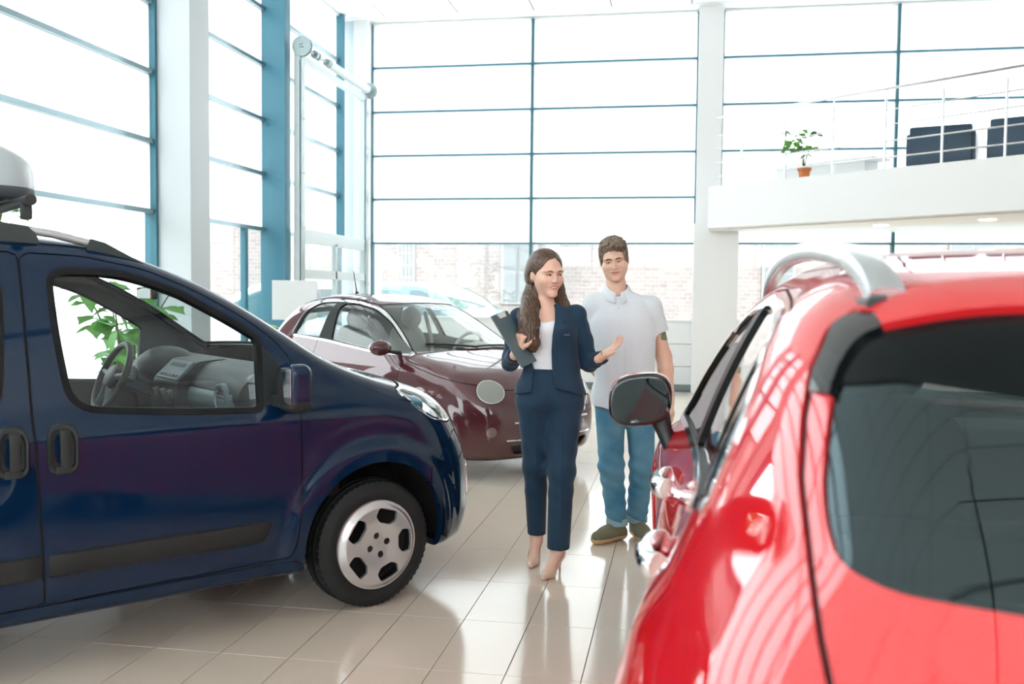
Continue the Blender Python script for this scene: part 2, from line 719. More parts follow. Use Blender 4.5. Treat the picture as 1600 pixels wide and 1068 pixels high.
for i in range(int((XL - X0) / TX) - 1, int((XR - X0) / TX) + 1):
    for j in range(int((YF - Y0) / TY) - 1, int((YB - Y0) / TY) + 1):
        x, y = X0 + i * TX, Y0 + j * TY
        if x < XL - 0.1 or x + TX > XR + 0.1 or y < YF or y + TY > YB + 0.2:
            continue
        c = (x + TX / 2, y + TY / 2, 0)
        area = 0
        u, v, d = project(c)
        if d > 0.5 and -40 < u < 1640 and 380 < v < 1100:
            q = [project((x + a, y + b, 0)) for a, b in ((0, 0), (TX, 0), (TX, TY), (0, TY))]
            q = [(a[0], a[1]) for a in q]
            area = 0.5 * abs(sum(q[k][0] * q[(k + 1) % 4][1] - q[(k + 1) % 4][0] * q[k][1] for k in range(4)))
            sub = np.array([project((x + TX * a, y + TY * b, 0))[:2] for a in (0.05, 0.5, 0.95) for b in (0.05, 0.5, 0.95)])
            if all(np.any([h(sub[k:k + 1, 0], sub[k:k + 1, 1])[0] < 0 for h in HID]) for k in range(9)):
                area = 0
        cand.append((area, x, y))
cand.sort(reverse=True)
for k, (a, x, y) in enumerate(cand):
    if k < 300 and a > 60:
        o = link('tile', tile_me, None, fl)
        o.location = (x, y, 0)
    else:
        rest.append((x, y))
tv = np.array(tile_mb.v)
nv = len(tv)
simple = MB().box((0.0018, 0.0018, -0.004), (TX - 0.0018, TY - 0.0018, 0.0))
sv, sf = np.array(simple.v), np.array(simple.f)
VV = np.concatenate([sv + np.array([x, y, 0]) for x, y in rest])
FF = np.concatenate([sf + 8 * k for k in range(len(rest))])
o = obj('tile_field', VV, FF, M['tile'], fl)
o['kind'] = 'stuff'

# ------------------------------------------------------------------ ceiling
ce = MB().box((XL - 0.2, YF - 0.2, ZC + 0.02), (XR + 0.2, YB + 0.25, ZC + 0.2)).build('ceiling', mat('ceiling_shadow_gap', (0.22, 0.23, 0.24), 0.8))
tag(ce, 'white suspended panel ceiling of the showroom', kind='structure')
pm = MB().box((0.010, 0.010, 0), (1.190, 0.590, 0.018), 0.002)
pme = bpy.data.meshes.new('ceiling_panel')
pme.from_pydata(pm.v, [], pm.f)
pme.materials.append(M['ceil'])
led_spots = []
for i in range(-5, 8):
    for j in range(-12, 26):
        x, y = i * 1.2 + 0.1, j * 0.6 - 0.15
        if x < XL or x + 1.2 > XR or y < YF or y + 0.6 > YB + 0.1:
            continue
        if y > 12.5:
            o = link('ceiling_panel', pme, None, ce)
            o.location = (x, y, ZC)
        else:
            rest.append(None)
sm = MB().box((0.010, 0.010, 0), (1.190, 0.590, 0.018))
sv, sf = np.array(sm.v), np.array(sm.f)
pl = [(i * 1.2 + 0.1, j * 0.6 - 0.15) for i in range(-5, 8) for j in range(-12, 26)]
pl = [(x, y) for x, y in pl if x >= XL and x + 1.2 <= XR and y >= YF and y <= 12.5 and (x, y) not in led_spots]
o = obj('panel_field', np.concatenate([sv + np.array([x, y, ZC]) for x, y in pl]), np.concatenate([sf + 8 * k for k in range(len(pl))]), M['ceil'], ce)
o['kind'] = 'stuff'
MB().box((XL, 14.86, ZC), (XR, YB + 0.1, ZC + 0.018), 0.002).build('ceiling_border', M['ceil'], ce)
MB().box((XL, YF, ZC), (-4.71, 14.84, ZC + 0.018), 0.002).build('ceiling_border', M['ceil'], ce)

# ------------------------------------------------------------------ back wall: low panelled parapet, glazing, columns
wb = MB().box((XL - 0.3, YB + 0.02, 0), (XR + 0.2, YB + 0.2, 1.085)).build('wall_back', M['wall'])
tag(wb, 'low white panelled wall below the back glazing', kind='structure')
for r in range(3):
    z0, z1 = [(0.10, 0.375), (0.385, 0.73), (0.74, 1.085)][r]
    for k in range(6):
        x0 = -5.2 + k * 2.4
        MB().box((x0 + 0.004, YB - 0.015, z0), (x0 + 2.396, YB + 0.03, z1), 0.003).build('panel', M['wall'], wb)
MB().box((-5.3, YB - 0.035, 1.087), (XR, YB + 0.2, 1.11), 0.004).build('ledge', M['white_metal'], wb)
bb = MB().box((-5.3, YB - 0.03, 0.0), (XR, YB + 0.02, 0.10), 0.004).build('baseboard_back', M['base'])
tag(bb, 'dark grey skirting along the back wall', kind='structure')

win_n = [0]


def glazing(p0, p1, rows, cols, label, t=0.05, bar=0.028, film_from=2, mull=None, tmat=None):
    """glazed wall from p0 to p1 (xy), transom heights rows, mullion positions cols (0..1)"""
    win_n[0] += 1
    root = empty('window_%d' % win_n[0], (p0[0], p0[1], 0), math.atan2(p1[1] - p0[1], p1[0] - p0[0]))
    tag(root, label, kind='structure')
    L = math.hypot(p1[0] - p0[0], p1[1] - p0[1])
    mull = mull or M['dark_steel']
    for z in rows[1:-1]:
        for a, b in zip(cols[:-1], cols[1:]):
            MB().box((a * L + 0.02, -t, z - bar / 2), (b * L - 0.02, t, z + bar / 2), 0.003).build('transom', tmat or M['blue_steel'], root)
    for z in (rows[0], rows[-1]):
        MB().box((0, -t, z - 0.015), (L, t, z + 0.015)).build('frame_rail', M['white_metal'], root)
    for c in cols:
        w = 0.022
        MB().box((c * L - w, -t - 0.015, rows[0]), (c * L + w, t + 0.02, rows[-1]), 0.003).build('mullion', mull, root)
    for i, (z0, z1) in enumerate(zip(rows[:-1], rows[1:])):
        for a, b in zip(cols[:-1], cols[1:]):
            MB().box((a * L + 0.01, -0.004, z0), (b * L - 0.01, 0.004, z1)).build('pane', M['film'] if i + 1 >= film_from else M['glass'], root)
    return root


glazing((-5.03, YB), (0.22, YB), ROWS, [0.0, 0.507, 1.0], 'tall glazed wall of white panes at the back, left of the white column')
glazing((0.59, YB), (XR, YB), ROWS, [0.0, 0.304, 0.65, 1.0], 'tall glazed wall of white panes at the back, right of the white column')

cb = MB().box((0.22, YB - 0.28, 2.6), (0.59, YB + 0.15, ZC + 0.02), 0.006).box((0.20, YB - 0.30, 0), (0.87, YB + 0.15, 2.6), 0.006).build('column_back', M['wall'])
tag(cb, 'square white column against the back glazing, carrying the gallery end', kind='structure')
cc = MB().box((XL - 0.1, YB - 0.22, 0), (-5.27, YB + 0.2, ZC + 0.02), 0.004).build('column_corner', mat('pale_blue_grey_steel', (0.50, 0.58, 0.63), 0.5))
tag(cc, 'pale blue grey steel post in the far left corner', kind='structure')
cc2 = MB().box((-5.27, YB - 0.25, 0), (-5.03, YB + 0.2, ZC + 0.02), 0.004).build('column_corner_white', M['wall'])
tag(cc2, 'narrow white post in the far left corner', kind='structure')

# ------------------------------------------------------------------ left wall glazing
LROWS = [0.35, 2.31, 3.03, 3.735, 4.445, 5.16, 5.86]
LL = 14.6 - 9.3
wl2 = glazing((XL, 14.66), (XL, 9.3), LROWS, [0.0, 0.5, 0.97], 'left side glazing between white column and corner', mull=M['blue_steel'], bar=0.05, tmat=M['alu'])
wl1 = glazing((XL, 9.18), (XL, YF), LROWS, [0.0, 0.33, 0.66, 1.0], 'left side glazing in front of the white column', mull=M['blue_steel'], bar=0.05, tmat=M['alu'])
lw = MB().box((XL - 0.1, YF, 0), (XL + 0.06, 12.3, 0.34)).box((XL - 0.1, 14.6, 0), (XL + 0.06, YB, 0.34)).build('wall_left', M['wall'])
tag(lw, 'low white kerb under the left glazing', kind='structure')
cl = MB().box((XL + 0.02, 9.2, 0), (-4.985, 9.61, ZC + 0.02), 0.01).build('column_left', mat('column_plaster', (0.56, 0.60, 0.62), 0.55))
tag(cl, 'wide white square column beside the left glazing', kind='structure')
st = MB().box((XL - 0.02, 11.85, 0), (-5.09, 12.02, ZC + 0.02), 0.006).build('column_blue', mat('blue_painted_steel', (0.036, 0.165, 0.23), 0.4))
tag(st, 'blue painted steel post dividing the left glazing', kind='structure')
st2 = MB().box((XL - 0.02, 14.6, 2.35), (-5.31, 14.7, ZC + 0.02), 0.004).build('column_blue_slim', st.data.materials[0])
tag(st2, 'slim blue steel post near the far left corner', kind='structure')
tr = MB().box((XL - 0.03, 11.28, 0.34), (XL + 0.04, 11.36, 2.30), 0.004).build('trim_1', M['blue_steel'])
tag(tr, 'blue door post in the lowest row of the left glazing', kind='structure')

# walls that close the room outside the frame
wr = MB().box((XR, YF, 0), (XR + 0.2, YB, ZC)).build('wall_right', M['wall'])
tag(wr, 'white right side wall of the showroom', kind='structure')
wf = MB().box((XL, YF - 0.2, 0), (XR, YF, 2.6)).build('wall_front', M['wall'])
tag(wf, 'white wall behind the viewer', kind='structure')
glazing((XL, YF), (XR, YF), [2.6, 3.4, 4.2, 5.0, 5.86], [0, 0.14, 0.28, 0.42, 0.57, 0.71, 0.86, 1.0], 'high glazing in the wall behind the viewer', film_from=0)
# ------------------------------------------------------------------ gallery (mezzanine) on the right
EA, EB = np.array([0.385, 14.25]), np.array([3.70, 11.35])
ED = (EB - EA) / np.linalg.norm(EB - EA)
EN = np.array([-ED[1], ED[0]])            # into the gallery


def gal(s, off, z):
    p = EA + ED * s + EN * off
    return (p[0], p[1], z)


gp_ = [gal(0, 0, 2.48), gal(8.2, 0, 2.48), (XR, gal(8.2, 0, 0)[1], 2.48), (XR, YB - 0.1, 2.48), (0.45, YB - 0.1, 2.48)]
gs = MB().prism(gp_, (0, 0, 0.60)).build('gallery_slab', M['wall'])
tag(gs, 'white gallery floor slab with a plain fascia', kind='structure')
so_ = MB().prism([gal(0.15, 0.25, 2.462), gal(8.0, 0.25, 2.462), gal(8.0, 2.6, 2.462), gal(0.5, 0.75, 2.462)], (0, 0, 0.016)).build('soffit_panel', mat('warm_soffit', (0.80, 0.76, 0.70), 0.6), gs)
lamp_m = mat('downlight_glow', (1, 1, 1), 0.5, emit=(1.0, 0.93, 0.82), es=14.0)
for s_ in (2.2, 3.6, 5.0):
    c = gal(s_, 0.9, 2.455)
    MB().lathe([(0.001, 0.0), (0.085, 0.0), (0.10, 0.006)], 24, 'z', c).build('downlight', lamp_m, gs)
rail = empty('gallery_railing', gal(0, 0.06, 3.08))
tag(rail, 'thin steel railing with wires along the white gallery edge', 'railing')


def rel(p):
    o = rail.location
    return (p[0] - o[0], p[1] - o[1], p[2] - o[2])


for k in range(11):
    s_ = 0.54 + k * 0.724
    MB().tube([rel(gal(s_, 0.05, 3.06)), rel(gal(s_, 0.05, 3.95))], 0.016, 8).build('post', M['steel'], rail, smooth=True)
for z, r in ((4.06, 0.018), (3.42, 0.010), (3.22, 0.010), (3.62, 0.008), (3.80, 0.008)):
    MB().tube([rel(gal(0.1, 0.05, z)), rel(gal(8.1, 0.05, z))], r, 8).build('hand_rail' if z > 4 else 'wire', M['steel'], rail, smooth=True)
for k in range(11):
    s_ = 0.54 + k * 0.724
    MB().tube([rel(gal(s_, 0.05, 3.94)), rel(gal(s_, 0.05, 4.06))], 0.007, 6).build('rail_stem', M['steel'], rail)

# terracotta pot with an ivy plant on the gallery edge
M['leaf'] = mat('leaf_green', (0.10, 0.34, 0.05), 0.4, var=(9, (0.19, 0.46, 0.09)))
M['leaf2'] = mat('leaf_dark', (0.03, 0.16, 0.05), 0.4)
M['stem'] = mat('stem_brown', (0.10, 0.13, 0.04), 0.7)
M['pot'] = mat('terracotta', (0.62, 0.19, 0.06), 0.7)


def leaf_mesh(name, L=0.1, W=0.07, m=None, lobes=False):
    v, f = [], []
    n = 6
    for i in range(n + 1):
        t = i / n
        w = W * 0.5 * math.sin(math.pi * t ** 0.8) * (1 + (0.35 * math.cos(t * 12) if lobes else 0))
        z = -0.25 * L * t * t
        v += [(t * L, -w, z + 0.15 * w), (t * L, 0, z), (t * L, w, z + 0.15 * w)]
    for i in range(n):
        a = i * 3
        f += [(a, a + 3, a + 4, a + 1), (a + 1, a + 4, a + 5, a + 2)]
    me = bpy.data.meshes.new(name)
    me.from_pydata(v, [], f)
    me.materials.append(m or M['leaf'])
    for p in me.polygons:
        p.use_smooth = True
    return me


LM = [leaf_mesh('leaf', 0.12, 0.10, M['leaf'], True), leaf_mesh('leaf', 0.14, 0.07, M['leaf']), leaf_mesh('leaf', 0.12, 0.08, M['leaf2'])]


def put_leaf(me, parent, p, d, s=1.0, roll=0.0):
    o = link('leaf', me, None, parent)
    q = Vector(d).to_track_quat('X', 'Z')
    o.rotation_mode = 'QUATERNION'
    o.rotation_quaternion = q @ __import__('mathutils').Quaternion((1, 0, 0), roll)
    o.location = p
    o.scale = (s, s, s)
    return o


c = gal(1.44, 0.24, 3.08)
pp = empty('potted_plant', c)
tag(pp, 'ivy plant in a small terracotta pot on the gallery edge', 'plant')
MB().lathe([(0.001, 0.0), (0.062, 0.0), (0.080, 0.115), (0.092, 0.115), (0.095, 0.150), (0.082, 0.150), (0.078, 0.135), (0.001, 0.135)], 28, 'z').build('pot', M['pot'], pp, smooth=True)
st_pts = {}
for k, (dx, dz, m_, sc) in enumerate([(-0.02, 0.30, 0, 1.0), (-0.13, 0.40, 0, 1.1), (-0.17, 0.36, 0, 1.1), (-0.09, 0.47, 0, 1.0), (0.10, 0.30, 0, 1.0), (0.03, 0.20, 2, 1.2), (-0.22, 0.28, 0, 1.0), (-0.28, 0.50, 2, 0.9), (0.16, 0.50, 2, 0.9), (-0.05, 0.52, 0, 0.8)]):
    tip = np.array([dx * CX[0], dx * CX[1] - 0.02 * k % 0.05, 0.135 + dz])
    MB().tube(catmull([(0, 0, 0.13), tip * np.array([0.35, 0.35, 0.6]) + np.array([0, 0, 0.05]), tip], 5), 0.004, 5).build('stem', M['stem'], pp)
    put_leaf(LM[m_], pp, tip, (CX[0] * (1 if k % 2 else -1), CX[1] + 0.3 * (k % 3 - 1), -0.4), 1.15 * sc, 0.7)
    put_leaf(LM[m_], pp, tip * 0.97, (-CX[0] * (1 if k % 2 else -1), 0.4, -0.3), 0.9 * sc, -0.6)

# white reception desk and dark armchairs on the gallery
dk = empty('gallery_desk', gal(0.95, 1.25, 3.08), math.atan2(ED[1], ED[0]))
tag(dk, 'low white desk behind the potted plant on the gallery', 'desk')
MB().box((-0.65, -0.05, 0.0), (0.80, 0.0, 0.32), 0.006).build('front_panel', M['wall'], dk)
MB().box((-0.70, -0.12, 0.32), (0.95, 0.35, 0.36), 0.006).build('desk_top', M['wall'], dk)
MB().box((-0.65, 0.0, 0.0), (-0.60, 0.3, 0.32)).build('side_panel', M['wall'], dk)
MB().box((0.75, 0.0, 0.0), (0.80, 0.3, 0.32)).build('side_panel', M['wall'], dk)
M['navy_leather'] = mat('dark_blue_leather', (0.016, 0.050, 0.085), 0.4)


def armchair(s_, off, label, turn):
    a = empty('armchair', gal(s_, off, 3.08), math.atan2(ED[1], ED[0]) + turn)
    tag(a, label, 'armchair', 'dark armchairs on the gallery')
    MB().box((-0.36, -0.10, 0.08), (0.36, 0.08, 0.56), 0.03).build('backrest', M['navy_leather'], a, smooth=True)
    MB().box((-0.36, 0.05, 0.08), (0.36, 0.62, 0.32), 0.04).build('seat', M['navy_leather'], a, smooth=True)
    for x0 in (-0.40, 0.30):
        MB().box((x0, -0.06, 0.08), (x0 + 0.10, 0.62, 0.48), 0.03).build('armrest', M['navy_leather'], a, smooth=True)
    for x0 in (-0.32, 0.28):
        for y0 in (0.0, 0.52):
            MB().box((x0, y0, 0.0), (x0 + 0.04, y0 + 0.04, 0.09)).build('leg', M['steel'], a)


armchair(3.06, 0.75, 'dark blue boxy armchair, nearer the back window of the two on the gallery', R(22))
armchair(4.02, 0.85, 'dark blue boxy armchair cut by the right picture edge, on the gallery', R(12))

# ------------------------------------------------------------------ vertical-lift door in the left wall
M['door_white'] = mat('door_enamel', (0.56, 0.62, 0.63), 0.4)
M['door_grey'] = mat('door_galvanised', (0.30, 0.37, 0.38), 0.35, metal=0.3)
dr = empty('door_1', (-4.98, 12.0, 0))
tag(dr, 'white framed sectional lift door with glazed lower panels', kind='structure')
D0, D1 = 0.06, 2.70        # along y, from 12.06 to 14.70
for y in (D0, D1):
    MB().box((-0.06, y - 0.055, 0), (0.02, y - 0.015, 4.66), 0.004).build('track', M['door_white'], dr)
    MB().box((-0.03, y - 0.01, 0), (0.04, y + 0.055, 4.62), 0.004).build('track_web', M['door_white'], dr)
    MB().box((0.035, y - 0.055, 0), (0.05, y + 0.06, 4.55), 0.003).build('track_edge', M['door_grey'], dr)
    for z in np.arange(0.9, 4.5, 0.72):
        MB().box((0.045, y - 0.07, z), (0.06, y + 0.07, z + 0.035), 0.003).build('bracket', M['door_grey'], dr)
shf = MB().tube([(0.06, D0 - 0.1, 4.70), (0.06, D1 + 0.12, 4.70)], 0.018, 12).build('shaft', M['door_grey'], dr, smooth=True)
MB().tube([(0.06, 0.95, 4.70), (0.06, D1 - 0.05, 4.70)], 0.062, 18).build('spring_tube', M['door_white'], dr, smooth=True)
for y, r in ((D0 - 0.06, 0.13), (D1 + 0.06, 0.12)):
    MB().lathe([(0.03, -0.03), (r, -0.03), (r, -0.02), (r * 0.75, -0.01), (r * 0.75, 0.02), (r, 0.03), (r, 0.04), (0.03, 0.04)], 28, 'y', (0.06, y, 4.70)).build('cable_drum', M['door_grey'], shf, smooth=True)
for y in (0.45, 0.55, 0.90):
    MB().lathe([(0.02, -0.03), (0.055, -0.03), (0.055, 0.03), (0.02, 0.03)], 18, 'y', (0.06, y, 4.70)).build('coupling', M['door_grey'], shf, smooth=True)
MB().box((-0.05, D0 - 0.06, 4.52), (0.03, D1 + 0.08, 4.62), 0.005).build('header', M['door_white'], dr)
for z0, z1 in ((2.16, 2.34), (1.68, 1.80), (0.86, 0.96), (0.05, 0.22)):
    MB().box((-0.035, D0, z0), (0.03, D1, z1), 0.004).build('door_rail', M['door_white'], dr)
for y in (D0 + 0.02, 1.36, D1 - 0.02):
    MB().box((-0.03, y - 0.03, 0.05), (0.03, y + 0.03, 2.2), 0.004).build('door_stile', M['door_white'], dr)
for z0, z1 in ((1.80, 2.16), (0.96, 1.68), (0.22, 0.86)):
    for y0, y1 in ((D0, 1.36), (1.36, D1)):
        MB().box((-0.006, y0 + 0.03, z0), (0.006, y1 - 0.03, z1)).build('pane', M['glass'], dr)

# ------------------------------------------------------------------ outside: paving, pale buildings, tree, parked cars
gd = MB().box((-70, -45, -0.30), (60, 70, -0.01)).build('ground_outside', mat('pale_asphalt', (0.55, 0.55, 0.54), 0.9, var=(0.5, (0.62, 0.62, 0.61))))
tag(gd, 'pale paved yard outside the glazing', kind='structure')


def brick_mat(name, a, b, mortar, scale):
    m = mat(name, a, 0.85)
    nt = m.node_tree
    tc = nt.nodes.new('ShaderNodeTexCoord')
    mp = nt.nodes.new('ShaderNodeMapping')
    mp.inputs['Rotation'].default_value = (R(90), 0, 0)
    br = nt.nodes.new('ShaderNodeTexBrick')
    br.inputs['Color1'].default_value = (*a, 1)
    br.inputs['Color2'].default_value = (*b, 1)
    br.inputs['Mortar'].default_value = (*mortar, 1)
    br.inputs['Scale'].default_value = scale
    nt.links.new(tc.outputs['Object'], mp.inputs[0])
    nt.links.new(mp.outputs[0], br.inputs[0])
    nt.links.new(br.outputs[0], nt.nodes['Principled BSDF'].inputs['Base Color'])
    return m


M['brick'] = brick_mat('pale_brick', (0.165, 0.135, 0.13), (0.195, 0.17, 0.165), (0.22, 0.21, 0.205), 2.2)
bl = empty('brick_building', (0, 27.0, 0))
tag(bl, 'low pale brick building with grid windows beyond the back glazing', 'building')
MB().box((-16, 0, -0.2), (22, 6, 4.2)).build('wall', M['brick'], bl)
MB().box((-16.3, -0.25, 4.2), (22.3, 6, 4.5)).build('roof', M['wall'], bl)
M['far_glass'] = mat('far_window', (0.13, 0.14, 0.145), 0.4)
for x, w in ((-8.15, 0.55), (-5.05, 1.05), (2.2, 0.9), (7.0, 1.2), (11, 1.2)):
    wn = MB().box((x, -0.06, 1.2), (x + w, 0.02, 3.05), 0.01).build('window', mat('far_frame', (0.21, 0.21, 0.21), 0.7), bl)
    n = 2 if w > 0.8 else 4
    mzz = 2 if w > 0.8 else 5
    for i in range(n):
        for j in range(mzz):
            pw, ph = (w - 0.1) / n, 1.75 / mzz
            MB().box((x + 0.05 + i * pw + 0.03, -0.075, 1.25 + j * ph + 0.03), (x + 0.05 + (i + 1) * pw - 0.03, -0.05, 1.25 + (j + 1) * ph - 0.03)).build('pane', M['far_glass'], wn)
bl2 = empty('side_building', (-22, 6, 0))
tag(bl2, 'pale rendered building beyond the left glazing', 'building')
MB().box((0, -14, -0.2), (6, 0.5, 8.5)).build('wall', mat('pale_render', (0.10, 0.12, 0.125), 0.9), bl2)
MB().box((0, 1.5, -0.2), (6, 14, 4.0)).build('wall', mat('pale_fence', (0.20, 0.20, 0.195), 0.9), bl2)
for k in range(5):
    wn = MB().box((5.96, -13 + k * 2.6, 1.2), (6.04, -11.4 + k * 2.6, 2.8)).build('window', M['far_glass'], bl2)
# tall tree behind the back glazing
tree = empty('tree', (-3.2, 23.5, 0))
tag(tree, 'leafy tree crown faint behind the top back panes', 'tree')
MB().tube([(0, 0, -0.2), (0.1, 0, 3.0), (0.0, 0.1, 6.5)], [0.22, 0.17, 0.08], 10).build('trunk', mat('pale_bark', (0.20, 0.19, 0.175), 0.9), tree)
tv, tf = [], []
for k in range(1500):
    a, b = RNG.normal(size=3), RNG.normal(size=3)
    a /= np.linalg.norm(a)
    p = np.array([0.6, 0, 7.6]) + a * np.array([2.3, 1.5, 1.35]) * RNG.uniform(0.45, 1.0)
    b = b / np.linalg.norm(b) * 0.13
    c_ = np.cross(a, b)
    o_ = len(tv)
    tv += [p - b, p + c_ * 0.6, p + b, p - c_ * 0.6]
    tf.append((o_, o_ + 1, o_ + 2, o_ + 3))
cr = obj('foliage', tv, tf, M['leaf'], tree)
cr['kind'] = 'stuff'

# ------------------------------------------------------------------ blank white board on a stand and shrubs by the left glazing
bd = empty('display_board', (-4.40, 10.5, 0))
tag(bd, 'blank white display board on a thin stand beside the blue post', 'board')
MB().box((-0.275, -0.012, 1.17), (0.275, 0.012, 1.63), 0.004).build('panel', M['wall'], bd)
MB().tube([(0, 0.02, 0.02), (0, 0.02, 1.4)], 0.014, 10).build('pole', M['galv'], bd, smooth=True)
MB().lathe([(0.001, 0.025), (0.16, 0.02), (0.17, 0.0)], 28, 'z').build('base', M['galv'], bd, smooth=True)


def shrub(name, label, loc, h, spread, n, pot_r, leafm, seed, z0=0.5, cat='plant', lsize=1.0, bare=0.35):
    rg_ = np.random.default_rng(seed)
    o = empty(name, loc)
    tag(o, label, cat)
    MB().lathe([(0.001, 0.0), (pot_r * 0.8, 0.0), (pot_r, z0 * 0.9), (pot_r * 1.05, z0 * 0.9), (pot_r * 1.05, z0), (pot_r * 0.9, z0), (pot_r * 0.88, z0 * 0.9), (0.001, z0 * 0.9)], 28, 'z').build('pot', M['wall'], o, smooth=True)
    for k in range(5):
        a = 2 * math.pi * k / 5 + rg_.uniform(-0.3, 0.3)
        tip = np.array([math.cos(a) * spread * rg_.uniform(0.5, 0.9), math.sin(a) * spread * rg_.uniform(0.5, 0.9), h * rg_.uniform(0.75, 1.0)])
        mid = np.array([tip[0] * 0.3, tip[1] * 0.3, z0 + (tip[2] - z0) * 0.5])
        pts = catmull([(0, 0, z0 * 0.85), mid, tip], 8)
        MB().tube(pts, [0.014 - 0.010 * i / (len(pts) - 1) for i in range(len(pts))], 6).build('branch', M['stem'], o)
        for q in range(n // 5):
            t = rg_.uniform(bare, 1.0)
            p = pts[min(int(t * (len(pts) - 1)), len(pts) - 1)]
            d = rg_.normal(size=3)
            d[2] = d[2] * 0.4 - 0.15
            d /= np.linalg.norm(d)
            put_leaf(leafm[rg_.integers(len(leafm))], o, p + d * 0.05, d, lsize * rg_.uniform(0.8, 1.4), rg_.uniform(-0.6, 0.6))
    return o


LY = [leaf_mesh('leaf', 0.16, 0.05, mat('leaf_yellow', (0.40, 0.42, 0.10), 0.5)), leaf_mesh('leaf', 0.15, 0.05, mat('leaf_olive', (0.26, 0.33, 0.08), 0.5))]
shrub('potted_shrub', 'yellowish shrub in a white pot below the blank board', (-4.55, 10.2, 0), 1.22, 0.32, 110, 0.20, LY, 3)
shrub('potted_fig', 'green broad-leaved plant seen through the van windows', (-4.35, 6.95, 0), 1.95, 0.55, 130, 0.22, [LM[0], LM[1]], 5, lsize=1.25)
shrub('potted_tree', 'tall green leafy plant behind the roof box of the van', (-5.0, 6.1, 0), 2.55, 0.45, 120, 0.24, [LM[0], LM[1]], 9, lsize=1.2)
# ------------------------------------------------------------------ blue van: body shape (x forward from the front axle, y left, z up)
V_TOP = curve([(-3.4, 1.55), (-3.1, 1.655), (-2.7, 1.70), (-2.2, 1.725), (-1.7, 1.735), (-1.35, 1.722), (-1.1, 1.685), (-0.85, 1.605), (-0.55, 1.465),
               (-0.30, 1.315), (-0.12, 1.205), (0.0, 1.155), (0.25, 1.085), (0.45, 1.015), (0.62, 0.925), (0.75, 0.81), (0.9, 0.62)], sm=0.045)
V_TS = curve([(x, 0.0) for x in (-4, 2)])
_vx = np.linspace(-3.4, 0.9, 400)
_vs = np.gradient(V_TOP(_vx), _vx)
V_SEC = curve([(0.15, -0.05), (0.25, -0.025), (0.40, -0.006), (0.60, 0.0), (0.78, 0.0), (0.92, -0.004), (0.985, -0.022), (1.04, -0.040), (1.20, -0.066), (1.40, -0.105),
               (1.55, -0.140), (1.65, -0.170), (1.80, -0.26)], sm=0.012)
V_W = curve([(-3.5, 0.78), (-3.1, 0.825), (-2.5, 0.850), (-1.5, 0.858), (-0.5, 0.858), (0.0, 0.855), (0.3, 0.845), (0.6, 0.80), (0.9, 0.72)], sm=0.05)
V_FX = curve([(0.10, 0.66), (0.25, 0.745), (0.40, 0.785), (0.55, 0.785), (0.68, 0.755), (0.80, 0.70), (0.95, 0.62), (1.1, 0.5)], sm=0.03)
V_AX = [0.0, -2.513]


def van_side(x, z):
    w = V_W(x) + V_SEC(z)
    for ax in V_AX:
        r = np.sqrt((x - ax) ** 2 + (z - 0.31) ** 2)
        w = w + 0.026 * (1 - sstep(0.44, 0.53, r)) * sstep(0.12, 0.34, z)
    return w


def van_f(P):
    x, y, z = P[:, 0], P[:, 1], P[:, 2]
    ay = np.sqrt(y * y + 1e-6)
    xe = x + 0.15 * ay ** 2 * sstep(0.45, 0.05, x) * 1.0
    tp = V_TOP(xe) - 0.022 * (ay / 0.7) ** 2 - 0.05 * sstep(-0.2, 0.4, x) * (ay / 0.8) ** 4
    sl = np.interp(xe, _vx, _vs)
    d1 = (z - tp) / np.sqrt(1 + sl * sl)
    d2 = ay - van_side(x, z)
    d3 = (x - (V_FX(z) - 0.10 * (ay / 0.8) ** 2 - 0.26 * (ay / 0.86) ** 6)) * 0.8
    d4 = -3.17 + 0.10 * (ay / 0.85) ** 4 + 0.08 * sstep(1.0, 1.7, z) - x
    d5 = 0.225 - z
    f = smax(d1, d2, 0.13)
    f = smax(f, d3, 0.10)
    f = smax(f, d4, 0.12)
    return smax(f, d5, 0.05)
# ------------------------------------------------------------------ car part helpers
M['joint'] = mat('panel_gap', (0.006, 0.006, 0.008), 0.8)
M['seal'] = mat('window_rubber', (0.007, 0.008, 0.009), 0.5, spec=0.2)
M['chrome'] = mat('chrome', (0.80, 0.82, 0.84), 0.06, metal=1.0)
M['dull_metal'] = mat('satin_metal', (0.55, 0.57, 0.58), 0.3, metal=1.0)
M['car_glass'] = glass_mat('car_window', (0.90, 0.95, 0.94), 1.0)
M['lamp_glass'] = glass_mat('lamp_lens', (0.98, 0.99, 1.0), 1.6)
M['mirror'] = mat('mirror_glass', (0.85, 0.88, 0.90), 0.02, metal=1.0)
M['trim_dark'] = mat('dark_trim_plastic', (0.018, 0.023, 0.025), 0.5, spec=0.3, bump=(500, 0.15, 0.0006))
M['trim_mid'] = mat('grey_dash_plastic', (0.11, 0.15, 0.17), 0.45, bump=(500, 0.1, 0.0006))
M['liner'] = mat('cabin_lining', (0.09, 0.105, 0.11), 0.8)
M['tyre'] = mat('tyre_rubber', (0.016, 0.019, 0.020), 0.6, spec=0.3, bump=(160, 0.15, 0.001))
M['hub'] = mat('silver_hubcap', (0.66, 0.66, 0.67), 0.28, metal=0.75, coat=0.5)
M['disc'] = mat('brake_dark', (0.03, 0.03, 0.032), 0.5, metal=0.5)


def xz(poly, side=0, ymin=0.4):
    """region test in side view; side -1 right, +1 left, 0 both"""
    def d(V):
        q = poly(V[:, 0], V[:, 2])
        lim = ymin - np.abs(V[:, 1]) if side == 0 else ymin - side * V[:, 1]
        return np.maximum(q, lim)
    return d


